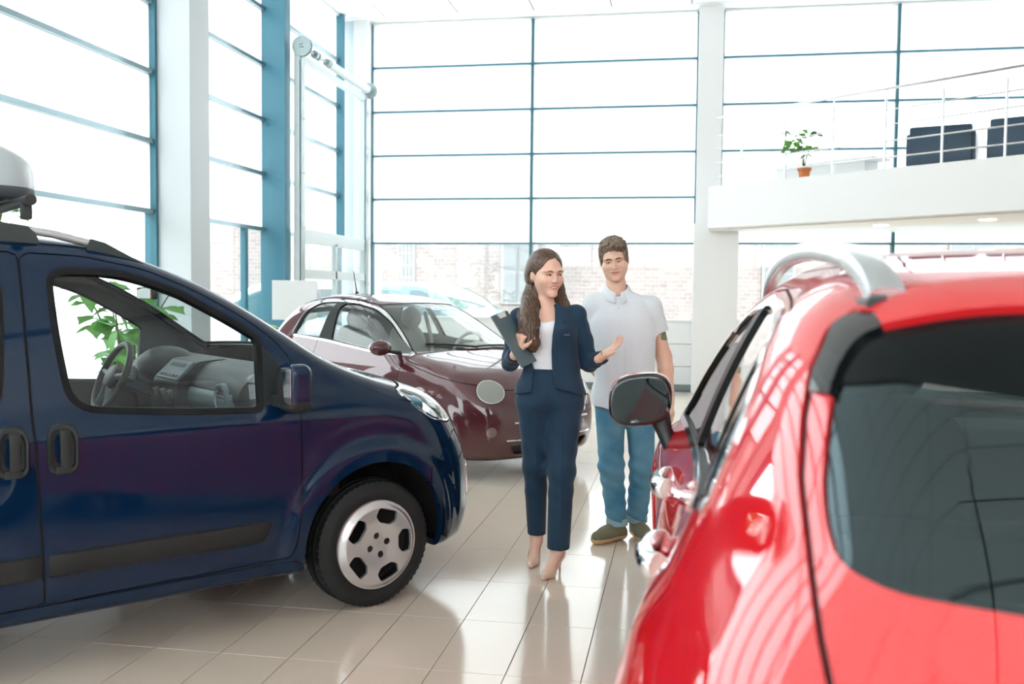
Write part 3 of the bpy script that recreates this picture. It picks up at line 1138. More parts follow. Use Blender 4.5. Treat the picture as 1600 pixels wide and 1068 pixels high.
class Body:
    """a car shell that is cut up into panels"""

    def __init__(self, s, root, paint):
        self.rest, self.root, self.paint, self.joints = s, root, paint, []

    def take(self, sd, g=0.0028):
        a, b, c = band_cut(self.rest, sd, g)
        self.joints.append(b.offset(-0.007))
        self.rest = c
        return a

    def drop(self, sd):
        a, self.rest = self.rest.cut(sd)
        return a

    def finish(self, name='body_shell', lip=0.012):
        b = self.rest.lip(lip).build(name, self.paint, self.root)
        js = [j for j in self.joints if len(j.T)]
        if js:
            join(*js).build('panel_joints', M['joint'], self.root)
        return b


def tyre(name, parent, cx, cy, cz, rad, width, out, rim, n=120):
    """tyre with grooves; out = +1/-1 side of the car it faces"""
    w = width / 2
    prof = [(rim, -w * 0.86), (rim + 0.012, -w * 0.97), (rim + 0.045, -w * 1.05), (rad - 0.045, -w * 1.03), (rad - 0.016, -w * 0.92), (rad - 0.004, -w * 0.80)]
    for c in (-0.45, 0.0, 0.45):
        g = 0.055
        prof += [(rad, (c - g) * w), (rad - 0.007, (c - g + 0.01) * w), (rad - 0.007, (c + g - 0.01) * w), (rad, (c + g) * w)]
    prof += [(rad - 0.004, w * 0.80), (rad - 0.016, w * 0.92), (rad - 0.045, w * 1.03), (rad - 0.06, w * 1.045), (rim + 0.045, w * 1.05), (rim + 0.03, w * 1.04), (rim + 0.012, w * 0.97), (rim, w * 0.86)]
    mb = MB().lathe(prof, n, axis='y', cen=(cx, cy, cz))
    # lateral sipes on the shoulders
    V = np.array(mb.v)
    for i, (r, h) in enumerate(prof):
        if r >= rad - 0.0165 and abs(h) > 0.45 * w:
            for k in range(0, n, 2):
                p = V[i * n + k]
                s = (r - 0.006) / r
                V[i * n + k, 0] = cx + (p[0] - cx) * s
                V[i * n + k, 2] = cz + (p[2] - cz) * s
    return obj(name, V, mb.f, M['tyre'], parent, smooth=True, angle=28)


def disc_surface(rmax, prof, nr=26, nt=180, r0=0.0):
    """triangulated dish, local axes: radius in x/z, height along y"""
    rs = np.linspace(max(r0, 1e-4), rmax, nr)
    th = np.linspace(0, 2 * np.pi, nt, endpoint=False)
    RR, TH = np.meshgrid(rs, th, indexing='ij')
    V = np.c_[(RR * np.cos(TH)).ravel(), prof(RR.ravel()), (RR * np.sin(TH)).ravel()]
    T = []
    i = np.arange(nr - 1)[:, None] * nt + np.arange(nt)[None]
    j = np.arange(nr - 1)[:, None] * nt + (np.arange(nt)[None] + 1) % nt
    T = np.concatenate([np.c_[i.ravel(), (i + nt).ravel(), (j + nt).ravel()], np.c_[i.ravel(), (j + nt).ravel(), j.ravel()]])
    e = 1e-3
    g = (prof(RR.ravel() + e) - prof(RR.ravel() - e)) / (2 * e)
    N = np.c_[-g * np.cos(TH).ravel(), np.ones(RR.size), -g * np.sin(TH).ravel()]
    N /= np.linalg.norm(N, axis=1)[:, None]
    return S(V, T[:, ::-1], N)


def place(s, loc, rx=0, rz=0, ry=0, mirror_y=False):
    A = Matrix.Rotation(rz, 3, 'Z') @ Matrix.Rotation(ry, 3, 'Y') @ Matrix.Rotation(rx, 3, 'X')
    A = np.array(A)
    V, N, T = s.V, s.N, s.T
    if mirror_y:
        V, N, T = V * [1, -1, 1], N * [1, -1, 1], T[:, ::-1]
    return S(V @ A.T + np.array(loc), T, N @ A.T)


def wheel_well(parent, cx, cz, r, y0, y1, n=40):
    """dark half-tub behind an arch"""
    mb = MB()
    th = np.linspace(-0.10, math.pi + 0.10, n)
    v = [(cx + r * math.cos(t), y, cz + r * math.sin(t)) for y in (y0, y1) for t in th]
    f = [(i, i + 1, n + i + 1, n + i) for i in range(n - 1)]
    mb.add(v, f)
    mb.add([(cx + r * math.cos(t), y0, cz + r * math.sin(t)) for t in th], [tuple(range(n))])
    return mb.build('wheel_well', M['joint'], parent, smooth=True)


def capsule_path(mb, pts, r, n=10):
    mb.tube(pts, r, n)
    return mb


def ellipsoid(c, r, nu=20, nv=14):
    v, f = [], []
    for j in range(nv + 1):
        p = math.pi * j / nv
        for i in range(nu):
            t = 2 * math.pi * i / nu
            v.append((c[0] + r[0] * math.sin(p) * math.cos(t), c[1] + r[1] * math.sin(p) * math.sin(t), c[2] + r[2] * math.cos(p)))
    for j in range(nv):
        for i in range(nu):
            k = (i + 1) % nu
            f.append((j * nu + i, (j + 1) * nu + i, (j + 1) * nu + k, j * nu + k))
    return v, f


def steering_wheel(parent, c, rad, tilt, m, spoke_m):
    """rim, hub and spokes in a plane tilted back from vertical; faces -x"""
    ca, sa = math.cos(tilt), math.sin(tilt)
    u, w = np.array([0, 1.0, 0]), np.array([sa, 0, ca])
    nrm = np.array([-ca, 0, sa])
    c = np.array(c)
    rim = MB().tube([c + rad * (math.cos(t) * u + math.sin(t) * w) for t in np.linspace(0, 2 * math.pi, 48, endpoint=False)], 0.0165, 12, closed=True).build('steering_wheel', m, parent, smooth=True, angle=80)
    hub = MB()
    v, f = ellipsoid((0, 0, 0), (0.085, 0.072, 0.03))
    hub.add([c + p[0] * u + p[1] * w + p[2] * nrm for p in v], f)
    hub.build('airbag_hub', m, rim, smooth=True, angle=80)
    for a in (0.15, math.pi - 0.15, -1.1, math.pi + 1.1):
        d = math.cos(a) * u + math.sin(a) * w
        MB().tube([c + d * 0.05, c + d * (rad * 0.6) + nrm * -0.004, c + d * rad], [0.02, 0.014, 0.012], 10).build('spoke', spoke_m, rim, smooth=True, angle=70)
    MB().tube([c, c - nrm * 0.28], 0.03, 12).build('column', M['black'], rim, smooth=True)
    return rim


def seat(parent, x, y, z, m, head=True, w=0.25):
    """car seat with cushion, backrest and headrest; x = hip point, faces +x"""
    def blob(c, r, k=3.0):
        v, f = ellipsoid((0, 0, 0), (1, 1, 1), 24, 16)
        out = []
        for p in v:
            q = np.sign(p) * np.abs(p) ** (2 / k)
            out.append(np.array(c) + q * np.array(r))
        return out, f
    s = MB()
    s.add(*blob((x + 0.22, y, z), (0.28, w, 0.09)))
    so = s.build('seat_cushion', m, parent, smooth=True, angle=80)
    b = MB()
    v, f = blob((0, 0, 0.30), (0.085, w * 0.95, 0.33))
    a = -0.22
    v = [np.array([x - 0.02 + p[0] * math.cos(a) + p[2] * math.sin(a), y + p[1], z + 0.05 - p[0] * math.sin(a) + p[2] * math.cos(a)]) for p in v]
    b.add(v, f).build('seat_back', m, so, smooth=True, angle=80)
    return so


# ------------------------------------------------------------------ blue van
M['blue_paint'] = mat('navy_car_paint', (0.0018, 0.0150, 0.046), 0.5, metal=0.0, spec=0.0, coat=1.0, coat_rough=0.01, coat_ior=1.46)
VAN_LOC, VAN_DEG = (-2.0367, 4.8707, 0.0), 49.0
van = empty('van', VAN_LOC, R(VAN_DEG))
tag(van, 'dark blue family van with grey roof rails and silver hubcap, at the left edge', 'car')
vs = polygonize(van_f, (-3.3, -0.96, 0.14), (0.9, 0.96, 1.82), 0.022)
B = Body(vs, van, M['blue_paint'])

FW = [(-1.335, 1.050), (-1.374, 1.33), (-1.385, 1.556), (-1.146, 1.560), (-0.919, 1.492), (-0.685, 1.360), (-0.575, 1.290), (-0.583, 0.997), (-0.9, 1.010)]
FW = round_poly(FW, [0.09, 0.2, 0.05, 0.1, 0.1, 0.1, 0.012, 0.02, 0.2])
fw = poly2(FW)
SAIL = poly2([(-0.568, 1.276), (-0.520, 1.235), (-0.452, 1.150), (-0.432, 1.060), (-0.440, 1.010), (-0.576, 1.000)], 0.02)
RW = poly2([(-1.600, 1.070), (-1.585, 1.30), (-1.580, 1.555), (-2.38, 1.560), (-2.36, 1.12), (-2.0, 1.06)], 0.07)
DOOR = poly2([(-1.450, 0.302), (-1.479, 0.905), (-1.492, 1.40), (-1.496, 1.640), (-1.26, 1.632), (-1.02, 1.585), (-0.82, 1.502), (-0.62, 1.390), (-0.47, 1.275), (-0.400, 1.17), (-0.395, 1.05),
              (-0.393, 0.687), (-0.405, 0.50), (-0.440, 0.316)], [0.02, 0.1, 0.05, 0.05, 0.05, 0.05, 0.05, 0.05, 0.05, 0.05, 0.05, 0.05, 0.05, 0.06])
SDOOR = poly2([(-1.455, 0.302), (-1.484, 0.905), (-1.497, 1.40), (-1.501, 1.640), (-2.44, 1.655), (-2.44, 0.95), (-2.36, 0.70), (-2.14, 0.62), (-2.06, 0.302)], 0.03)
ARCH = poly2([(0.385 * math.cos(t) + 0.0, 0.385 * math.sin(t) + 0.318) for t in np.linspace(0, 2 * math.pi, 60, endpoint=False)])
ARCH2 = poly2([(0.385 * math.cos(t) - 2.513, 0.385 * math.sin(t) + 0.318) for t in np.linspace(0, 2 * math.pi, 60, endpoint=False)])


def v_ws(V, grow=0.0):
    ay = np.abs(V[:, 1])
    xe = V[:, 0] + 0.15 * ay ** 2
    pil = np.interp(V[:, 2], [1.15, 1.3, 1.5, 1.7], [0.70, 0.665, 0.61, 0.56])
    return np.maximum(np.maximum(xe - (-0.16), -1.02 - xe), np.maximum(ay - pil, 1.12 - V[:, 2])) - grow


liner = vs.offset(-0.032)
for q in (xz(fw), xz(RW), v_ws, xz(lambda u, v: ARCH(u, v) - 0.05, ymin=0.5), xz(lambda u, v: ARCH2(u, v) - 0.05, ymin=0.5)):
    _, liner = liner.cut(q)
lin = liner.cut(lambda V: V[:, 0] - 0.02)[0]
lin.flip().build('cabin_lining', M['liner'], van)

# windscreen
ws = B.drop(lambda V: v_ws(V, 0.016))
wsg, wsb = ws.cut(v_ws)
wp = wsb.build('windscreen_seal', M['seal'], van)
wsg.offset(-0.004).build('windscreen', M['car_glass'], van)
# wheel arches
for i, A_ in enumerate((ARCH, ARCH2)):
    B.drop(xz(A_, ymin=0.5))
    for sd in (-1, 1):
        wheel_well(van, V_AX[i], 0.318, 0.405, sd * 0.50, sd * 0.855)
# right front door with its window, mirror and handle
door = B.take(xz(DOOR, -1))
win, door = door.cut(xz(lambda u, v: fw(u, v) - 0.026, -1))
sail, door = door.cut(xz(SAIL, -1))
glass, seal = win.cut(xz(fw, -1))
do = door.lip(0.02).build('front_door', M['blue_paint'], van)
seal.offset(0.002).lip(0.03).build('window_seal', M['seal'], do)
glass.offset(-0.012).build('window_pane', M['car_glass'], do)
sail.offset(0.0015).lip(0.02).build('mirror_sail', M['trim_dark'], do)
# sliding door
sdoor = B.take(xz(SDOOR, -1))
win, sdoor = sdoor.cut(xz(lambda u, v: RW(u, v) - 0.02, -1))
glass, seal = win.cut(xz(RW, -1))
so = sdoor.lip(0.02).build('sliding_door', M['blue_paint'], van)
seal.offset(0.002).lip(0.03).build('window_seal', M['seal'], so)
glass.offset(-0.008).build('window_pane', M['car_glass'], so)
# left side windows
for q in (fw, RW):
    win = B.drop(xz(lambda u, v: q(u, v) - 0.024, 1))
    glass, seal = win.cut(xz(q, 1))
    seal.lip(0.03).build('window_seal', M['seal'], van)
    glass.offset(-0.008).build('window_pane', M['car_glass'], van)


# bonnet, bumper, headlamps, grille
def v_hood(V):
    ay = np.abs(V[:, 1])
    lim = np.interp(V[:, 0], [-0.4, 0.0, 0.3, 0.6], [0.735, 0.70, 0.655, 0.55])
    xe = V[:, 0] + 0.15 * ay ** 2 * sstep(0.45, 0.05, V[:, 0])
    return np.maximum(np.maximum(ay - lim, -0.135 - xe), 0.90 - V[:, 2])


HEAD = poly2([(0.150, 1.030), (0.245, 0.930), (0.345, 0.872), (0.47, 0.842), (0.60, 0.85), (0.60, 1.0), (0.35, 1.06)], 0.02)


def v_head(sd):
    return lambda V: np.maximum(HEAD(V[:, 0], V[:, 2]), 0.40 - sd * V[:, 1])


for sd in (-1, 1):
    hd = B.take(v_head(sd), 0.004)
    hp = hd.build('headlamp', M['lamp_glass'], van)
    hd.offset(-0.045).build('reflector', mat('lamp_reflector', (0.75, 0.77, 0.80), 0.12, metal=0.9), hp)
    frame, _ = hd.cut(lambda V: -(v_head(sd)(V) + 0.016))
    hd.cut(lambda V: v_head(sd)(V) + 0.014)[1].offset(0.001).build('lamp_rim', M['chrome'], hp)
    MB().lathe([(0.001, 0.045), (0.04, 0.03), (0.055, 0.0), (0.058, -0.05)], 28, 'x', (0.30, sd * 0.70, 0.93)).build('projector', mat('lamp_blue', (0.10, 0.30, 0.38), 0.05, metal=0.4), hp, smooth=True)
hood = B.take(v_hood)
hood.lip(0.015).build('bonnet', M['blue_paint'], van)


def v_bump(V):
    ay = np.abs(V[:, 1])
    zz = np.interp(V[:, 0], [0.2, 0.36, 0.5, 0.7, 0.9], [0.62, 0.66, 0.79, 0.80, 0.80])
    return np.maximum(V[:, 2] - zz, 0.30 - V[:, 0] + 0.0 * ay)


bump = B.take(v_bump)
GR = poly2([(-0.42, 0.66), (0.42, 0.66), (0.46, 0.76), (-0.46, 0.76)], 0.03)
FG = poly2([(-0.66, 0.40), (-0.50, 0.38), (-0.49, 0.58), (-0.63, 0.62)], 0.03)
GL = poly2([(-0.40, 0.30), (0.40, 0.30), (0.44, 0.52), (-0.44, 0.52)], 0.05)


def yzf(p, sgn=1):
    return lambda V: np.maximum(p(sgn * V[:, 1], V[:, 2]), 0.35 - V[:, 0])


gr, bump = bump.cut(yzf(GL))
g2, bump = bump.cut(yzf(GR))
fa, bump = bump.cut(yzf(FG, 1))
fb, bump = bump.cut(yzf(FG, -1))
bo = bump.lip(0.03).build('front_bumper', M['blue_paint'], van)
gr.offset(-0.03).build('lower_grille', M['black'], bo)
g2.offset(-0.02).build('upper_grille', M['black'], bo)
for q, sg in ((fa, 1), (fb, -1)):
    q.offset(-0.012).build('bumper_pocket', M['black'], bo)
    q.cut(lambda V: yzf(FG, sg)(V) + 0.018)[1].offset(0.004).lip(0.02).build('pocket_trim', M['chrome'], bo)
# sill
sill = B.take(xz(poly2([(-2.08, 0.15), (-2.09, 0.296), (-0.40, 0.300), (-0.40, 0.15)]), 0, 0.4))
sill.lip(0.01).build('sill', M['blue_paint'], van)
B.finish()


# rub strips along the doors: raised plastic laid on the flank
def strip_on(fside, x0, x1, z0, z1, t, name, m, parent, side=-1, nx=24, taper=0.0, round_ends=0.02):
    mb = MB()
    prof = [(0.0, 0.0), (0.06, 0.75), (0.18, 1.0), (0.82, 1.0), (0.94, 0.75), (1.0, 0.0)]

    def fn(u, v):
        k = v * (len(prof) - 1)
        i = min(int(k), len(prof) - 2)
        a = prof[i][0] + (prof[i + 1][0] - prof[i][0]) * (k - i)
        h = prof[i][1] + (prof[i + 1][1] - prof[i][1]) * (k - i)
        x = x0 + (x1 - x0) * u - taper * (1 - a) * u
        z = z0 + (z1 - z0) * a
        e = min(1, min(u, 1 - u) * (abs(x1 - x0)) / 0.012)
        y = float(fside(np.array([x]), np.array([z]))[0]) + t * h * e - 0.002
        return (x, side * y, z)
    mb.grid(fn, nx, len(prof))
    return mb.build(name, m, parent, smooth=True, angle=40)


M['rub'] = mat('grey_rub_strip', (0.022, 0.024, 0.024), 0.55, spec=0.25, bump=(400, 0.1, 0.0005))
strip_on(van_side, -1.445, -0.528, 0.405, 0.497, 0.020, 'rub_strip', M['rub'], do, taper=0.035)
strip_on(van_side, -2.15, -1.462, 0.405, 0.497, 0.020, 'rub_strip', M['rub'], so)


def pull_handle(parent, x, z, m):
    """oval recess plate with an upright pull bar"""
    pl = round_poly([(-0.052, -0.085), (0.052, -0.085), (0.056, 0.06), (0.035, 0.105), (-0.035, 0.105), (-0.056, 0.06)], 0.035, 6)
    mb = MB()
    n = len(pl)
    ys = lambda a, b: float(van_side(np.array([x + a]), np.array([z + b]))[0])
    rings = [(1.0, -0.004), (1.0, 0.010), (0.93, 0.016), (0.80, 0.014), (0.74, 0.002), (0.3, -0.002)]
    v, f = [], []
    for s, h in rings:
        for a, b in pl:
            v.append((x + a * s, -(ys(a * s, b * s) + h), z + b * s))
    for i in range(len(rings) - 1):
        for k in range(n):
            f.append((i * n + k, i * n + (k + 1) % n, (i + 1) * n + (k + 1) % n, (i + 1) * n + k))
    f.append(tuple(range((len(rings) - 1) * n, len(rings) * n)))
    o = mb.add(v, [q[::-1] for q in f]).build('handle', m, parent, smooth=True, angle=35)
    y0 = ys(0, 0)
    g = MB().box((x - 0.016, -(y0 + 0.038), z - 0.06), (x + 0.020, -(y0 + 0.018), z + 0.085), 0.007)
    g.box((x - 0.014, -(y0 + 0.022), z + 0.06), (x + 0.018, -(y0 - 0.004), z + 0.085), 0.004).box((x - 0.03, -(y0 + 0.02), z - 0.085), (x + 0.03, -(y0 + 0.002), z - 0.055), 0.005)
    g.build('pull_bar', m, o, smooth=True)
    return o


M['handle'] = mat('grey_handle_plastic', (0.026, 0.031, 0.031), 0.45, spec=0.3)
pull_handle(do, -1.387, 0.885, M['handle'])
pull_handle(so, -1.560, 0.885, M['handle'])


# door mirror: housing, painted cap and glass, on the sail
def blob_mesh(fn, lo, hi, h, name, m, parent, iters=3):
    s = polygonize(fn, lo, hi, h, iters)
    return s.build(name, m, parent)


def rbox(P, c, b, r):
    q = np.abs(P - np.array(c)) - np.array(b) + r
    return np.linalg.norm(np.maximum(q, 0), axis=1) + np.minimum(q.max(1), 0) - r


def van_mirror(sd, parent):
    c = np.array([-0.475, sd * 0.945, 1.085])

    def f(P):
        q = P - c
        d = rbox(q, (0, 0, 0), (0.060, 0.085, 0.105), 0.045)
        d = smax(d, q[:, 0] * -1 - 0.045, 0.012)
        return d
    s = polygonize(f, c - 0.16, c + 0.16, 0.009)
    cap, foot = s.cut(lambda V: (c[2] - 0.055) - V[:, 2])
    o = cap.build('mirror_housing', M['blue_paint'], parent)
    foot.build('mirror_foot', M['trim_dark'], o)
    MB().box((c[0] - 0.05, min(sd * 0.80, sd * 0.90), 0.995), (c[0] + 0.035, max(sd * 0.80, sd * 0.90), 1.045), 0.012).build('mirror_arm', M['trim_dark'], o, smooth=True)
    MB().box((c[0] - 0.0475, c[1] - 0.066, c[2] - 0.080), (c[0] - 0.045, c[1] + 0.066, c[2] + 0.085), 0.001).build('mirror_glass', M['mirror'], o)


van_mirror(-1, do)
van_mirror(1, van)

# wheels
hub_holes = []


def hub_profile(r):
    return 0.010 + 0.022 * sstep(0.205, 0.17, r) - 0.012 * sstep(0.13, 0.03, r) + 0.006 * np.cos(np.clip((r - 0.19) / 0.02, -1, 1) * 1.57)


def van_wheel(ax, sd):
    t = tyre('wheel', van, ax, sd * 0.755, 0.304, 0.304, 0.185, sd, 0.205)
    hs = disc_surface(0.212, hub_profile, 34, 240, 0.001)
    hole = [poly2(round_poly([(0.105, -0.030), (0.128, -0.058), (0.172, -0.050), (0.172, 0.050), (0.128, 0.058), (0.105, 0.030)], 0.010)),
            poly2([(0.016 * math.cos(q) + 0.047, 0.016 * math.sin(q)) for q in np.linspace(0, 6.283, 20, endpoint=False)])]
    holes = []
    for k in range(5):
        a = 2 * math.pi * k / 5 + 0.03
        holes.append((0, a))
    for k in range(4):
        holes.append((1, 2 * math.pi * k / 4 + 0.25))
    nut = []
    for kind, a in holes:
        ca, sa = math.cos(a), math.sin(a)

        def d(V, kind=kind, ca=ca, sa=sa):
            return hole[kind](V[:, 0] * ca + V[:, 2] * sa, -V[:, 0] * sa + V[:, 2] * ca)
        i_, hs = hs.cut(d)
        if kind == 1:
            nut.append(i_.offset(-0.006))
    loc = (ax, sd * (0.755 + 0.088), 0.304)
    kw = dict(mirror_y=(sd < 0))
    h = place(hs.lip(0.016), loc, **kw).build('hubcap', M['hub'], t)
    for nt_ in nut:
        place(nt_, loc, **kw).build('wheel_bolt', M['disc'], t)
    MB().lathe([(0.001, 0.02 * sd), (0.16, 0.02 * sd), (0.19, 0.035 * sd), (0.205, 0.08 * sd), (0.213, 0.086 * sd)], 64, 'y', (ax, sd * 0.755, 0.304)).build('steel_rim', M['disc'], t, smooth=True)


for ax in V_AX:
    for sd in (-1, 1):
        van_wheel(ax, sd)

# roof rails
M['rail_grey'] = mat('roof_rail_grey', (0.045, 0.055, 0.055), 0.55, spec=0.3)
M['rail_silver'] = mat('roof_rail_silver', (0.62, 0.66, 0.68), 0.3, metal=0.8)
for sd in (-1, 1):
    zr = lambda x: float(V_TOP(np.array([x + 0.06]))[0]) - 0.045
    y = sd * 0.615
    ro = MB().prism([(px_, y - 0.022, pz_) for px_, pz_ in [(-0.84, zr(-0.84) - 0.012), (-0.85, zr(-0.85) + 0.004), (-1.25, zr(-1.2) - 0.006), (-1.40, zr(-1.4) + 0.002), (-1.8, zr(-1.8) + 0.004), (-1.8, zr(-1.8) - 0.02)]], (0, 0.044, 0)).build('roof_rail', M['rail_grey'], van)

    def foot(pts):
        MB().prism([(px_, y - 0.022, pz_) for px_, pz_ in pts], (0, 0.044, 0)).build('rail_foot', M['rail_grey'], ro, smooth=True)
    foot([(-0.86, zr(-0.86) - 0.006), (-1.16, zr(-1.16) + 0.052), (-1.215, zr(-1.2) + 0.058), (-1.23, zr(-1.2) + 0.03), (-1.235, zr(-1.23) - 0.03)][::-1])
    foot([(-1.40, zr(-1.40) - 0.02), (-1.42, zr(-1.4) + 0.04), (-1.45, zr(-1.45) + 0.065), (-1.60, zr(-1.5) + 0.082), (-1.72, zr(-1.5) + 0.08), (-1.80, zr(-1.8) - 0.02)])
    foot([(-2.90, zr(-2.9) - 0.02), (-2.70, zr(-2.8) + 0.06), (-2.60, zr(-2.6) + 0.06), (-2.55, zr(-2.6) - 0.02)])
    MB().tube([(-1.19, y, zr(-1.19) + 0.035), (-1.35, y, zr(-1.35) + 0.047), (-1.5, y, zr(-1.5) + 0.055), (-2.1, y, zr(-2.1) + 0.06), (-2.65, y, zr(-2.65) + 0.04)], 0.017, 12).build('rail_bar', M['rail_silver'], ro, smooth=True)

# cabin
prof = round_poly([(-0.16, 1.10), (-0.42, 1.165), (-0.56, 1.150), (-0.640, 1.075), (-0.655, 1.02), (-0.60, 0.93), (-0.58, 0.80), (-0.52, 0.55), (-0.16, 0.55)], 0.035)
dash = MB()
dash.prism([(a, -0.77, b) for a, b in prof], (0, 1.54, 0))
dsh = dash.build('dashboard', M['trim_dark'], van, smooth=True, angle=30)
gp = round_poly([(-0.46, 1.125), (-0.575, 1.105), (-0.662, 1.03), (-0.665, 0.965), (-0.60, 0.90), (-0.50, 0.90)], 0.02)
MB().prism([(a, -0.70, b) for a, b in gp], (0, 0.50, 0)).build('glove_compartment', M['trim_mid'], dsh, smooth=True, angle=30)
cs = round_poly([(-0.45, 1.165), (-0.60, 1.155), (-0.70, 1.06), (-0.72, 0.90), (-0.66, 0.70), (-0.45, 0.70)], 0.02)
cso = MB().prism([(a, -0.17, b) for a, b in cs], (0, 0.34, 0)).build('centre_console', M['trim_dark'], dsh, smooth=True, angle=30)
ang = math.atan2(0.10, 0.095)


def on_console(u, v, h):
    """u across, v up along the sloping face, h outwards"""
    a = np.array([-0.60, 0, 1.155])
    b = np.array([-0.70, 0, 1.06])
    e = (a - b) / np.linalg.norm(a - b)
    n = np.array([-e[2], 0, e[0]])
    return b + e * v + n * h + np.array([0, u, 0])


def console_box(u0, u1, v0, v1, h, name, m, parent):
    p = [on_console(u, v, -0.01) for u, v in ((u0, v0), (u1, v0), (u1, v1), (u0, v1))]
    n = on_console(0, 0, h + 0.01) - on_console(0, 0, 0)
    return MB().prism(p, n).build(name, m, parent)


rad = console_box(-0.145, 0.145, 0.008, 0.128, 0.006, 'radio', M['trim_mid'], cso)
console_box(-0.09, 0.09, 0.088, 0.108, 0.009, 'display', M['black'], rad)
for k in range(5):
    console_box(-0.12 + k * 0.05, -0.085 + k * 0.05, 0.02, 0.034, 0.010, 'button', M['handle'], rad)
for u in (-0.1, 0.0, 0.1):
    MB().lathe([(0.034, 0.0), (0.034, -0.02), (0.026, -0.035), (0.001, -0.036)], 24, 'x', (-0.695, u, 0.985)).build('knob', M['black'], cso, smooth=True)
for yv in (-0.60, 0.66):
    v_ = MB().lathe([(0.066, 0.0), (0.066, -0.022), (0.058, -0.026), (0.05, -0.012)], 32, 'x', (-0.645, yv, 1.02)).build('air_vent', M['trim_mid'], dsh, smooth=True)
    for k in range(-2, 3):
        MB().box((-0.662, yv - math.sqrt(max(0.05 ** 2 - (k * 0.018) ** 2, 1e-4)), 1.02 + k * 0.018 - 0.003), (-0.645, yv + math.sqrt(max(0.05 ** 2 - (k * 0.018) ** 2, 1e-4)), 1.02 + k * 0.018 + 0.003)).build('vent_slat', M['black'], v_)
v, f = ellipsoid((-0.56, 0.37, 1.10), (0.15, 0.20, 0.105), 24, 14)
MB().add(v, f).build('instrument_hood', M['trim_dark'], dsh, smooth=True, angle=80)
steering_wheel(dsh, (-0.845, 0.37, 1.05), 0.182, R(24), M['black'], M['trim_mid'])
for yy in (-0.36, 0.37):
    seat(van, -1.62, yy, 0.60, mat('dark_seat_cloth', (0.05, 0.055, 0.06), 0.9))
mr = MB().box((-0.80, -0.11, 1.455), (-0.77, 0.11, 1.515), 0.012).build('rear_view_mirror', M['black'], van, smooth=True)
MB().box((-0.803, -0.10, 1.46), (-0.799, 0.10, 1.51)).build('mirror_glass', M['mirror'], mr)
MB().tube([(-0.77, 0, 1.50), (-0.68, 0, 1.545)], 0.012, 8).build('mirror_stem', M['black'], mr)
# inside of the far door, with its reddish reflection-free card
MB().box((-1.40, 0.775, 0.35), (-0.45, 0.80, 1.0), 0.02).build('door_card', M['trim_dark'], van, smooth=True)
MB().box((-1.40, -0.795, 0.35), (-0.45, -0.77, 0.975), 0.02).build('door_card', M['trim_dark'], van, smooth=True)

# roof box and its cross bars, strapped on the rails
bx = empty('roof_box', VAN_LOC, R(VAN_DEG))
tag(bx, 'light grey roof box on black cross bars above the blue van', 'roof box')


def rb_f(P):
    x, y, z = P[:, 0], P[:, 1], P[:, 2]
    top = 2.215 - 0.15 * sstep(-1.75, -1.28, x) - 0.05 * (y / 0.4) ** 2
    d = smax(rbox(P, (-2.15, 0.02, 2.05), (0.88, 0.36, 0.18), 0.06), (z - top) * 0.9, 0.08)
    fr = (x - (-1.285 - 0.12 * (y / 0.36) ** 2))
    return smax(d, fr, 0.08)


rs = polygonize(rb_f, (-3.1, -0.42, 1.82), (-1.2, 0.46, 2.28), 0.02)
lid, bot = rs.cut(lambda V: 1.925 - V[:, 2])
bot_ = bot.build('box_base', mat('roof_box_base', (0.10, 0.12, 0.13), 0.5), bx)
lid.build('box_lid', mat('roof_box_grey', (0.50, 0.56, 0.58), 0.3, coat=0.4), bx)
MB().box((-1.66, -0.375, 1.88), (-1.60, -0.33, 2.03), 0.006).build('box_latch', M['black'], bx)
for xb in (-1.45, -2.45):
    MB().tube([(xb, -0.70, 1.842), (xb, 0.70, 1.842)], 0.022, 12).build('cross_bar', M['black'], bx, smooth=True)
    for sd in (-1, 1):
        MB().box((xb - 0.02, sd * 0.615 - 0.02, 1.77), (xb + 0.02, sd * 0.615 + 0.02, 1.842), 0.008).build('bar_foot', M['rail_grey'], bx, smooth=True)
# ------------------------------------------------------------------ small maroon car: body shape
C_TOP = curve([(-3.0, 0.55), (-2.84, 0.83), (-2.76, 0.96), (-2.62, 1.15), (-2.48, 1.305), (-2.34, 1.395), (-2.1, 1.458), (-1.75, 1.490), (-1.45, 1.482), (-1.15, 1.440), (-0.93, 1.368), (-0.67, 1.240),
               (-0.41, 1.095), (-0.27, 1.015), (-0.14, 0.990), (0.0, 0.966), (0.25, 0.915), (0.42, 0.865), (0.55, 0.800), (0.65, 0.715), (0.72, 0.60), (0.80, 0.40)], sm=0.035)
_cx = np.linspace(-3.0, 0.8, 400)
_cs = np.gradient(C_TOP(_cx), _cx)
C_SEC = curve([(0.12, -0.07), (0.22, -0.035), (0.36, -0.010), (0.52, 0.0), (0.64, -0.001), (0.76, -0.012), (0.86, -0.030), (0.93, -0.055), (1.0, -0.082), (1.12, -0.130), (1.25, -0.190), (1.36, -0.255), (1.46, -0.34), (1.55, -0.45)], sm=0.014)
C_W = curve([(-3.0, 0.66), (-2.75, 0.73), (-2.4, 0.79), (-2.0, 0.812), (-1.2, 0.813), (-0.4, 0.808), (0.0, 0.80), (0.3, 0.775), (0.55, 0.72), (0.8, 0.64)], sm=0.05)
C_FX = curve([(0.10, 0.60), (0.20, 0.655), (0.32, 0.695), (0.46, 0.705), (0.58, 0.690), (0.70, 0.645), (0.82, 0.56), (0.95, 0.42)], sm=0.03)
C_AX = [0.0, -2.30]


def mini_side(x, z):
    w = C_W(x) + C_SEC(z)
    for ax in C_AX:
        r = np.sqrt((x - ax) ** 2 + (z - 0.29) ** 2)
        w = w + 0.022 * (1 - sstep(0.36, 0.46, r)) * sstep(0.10, 0.30, z)
    return w


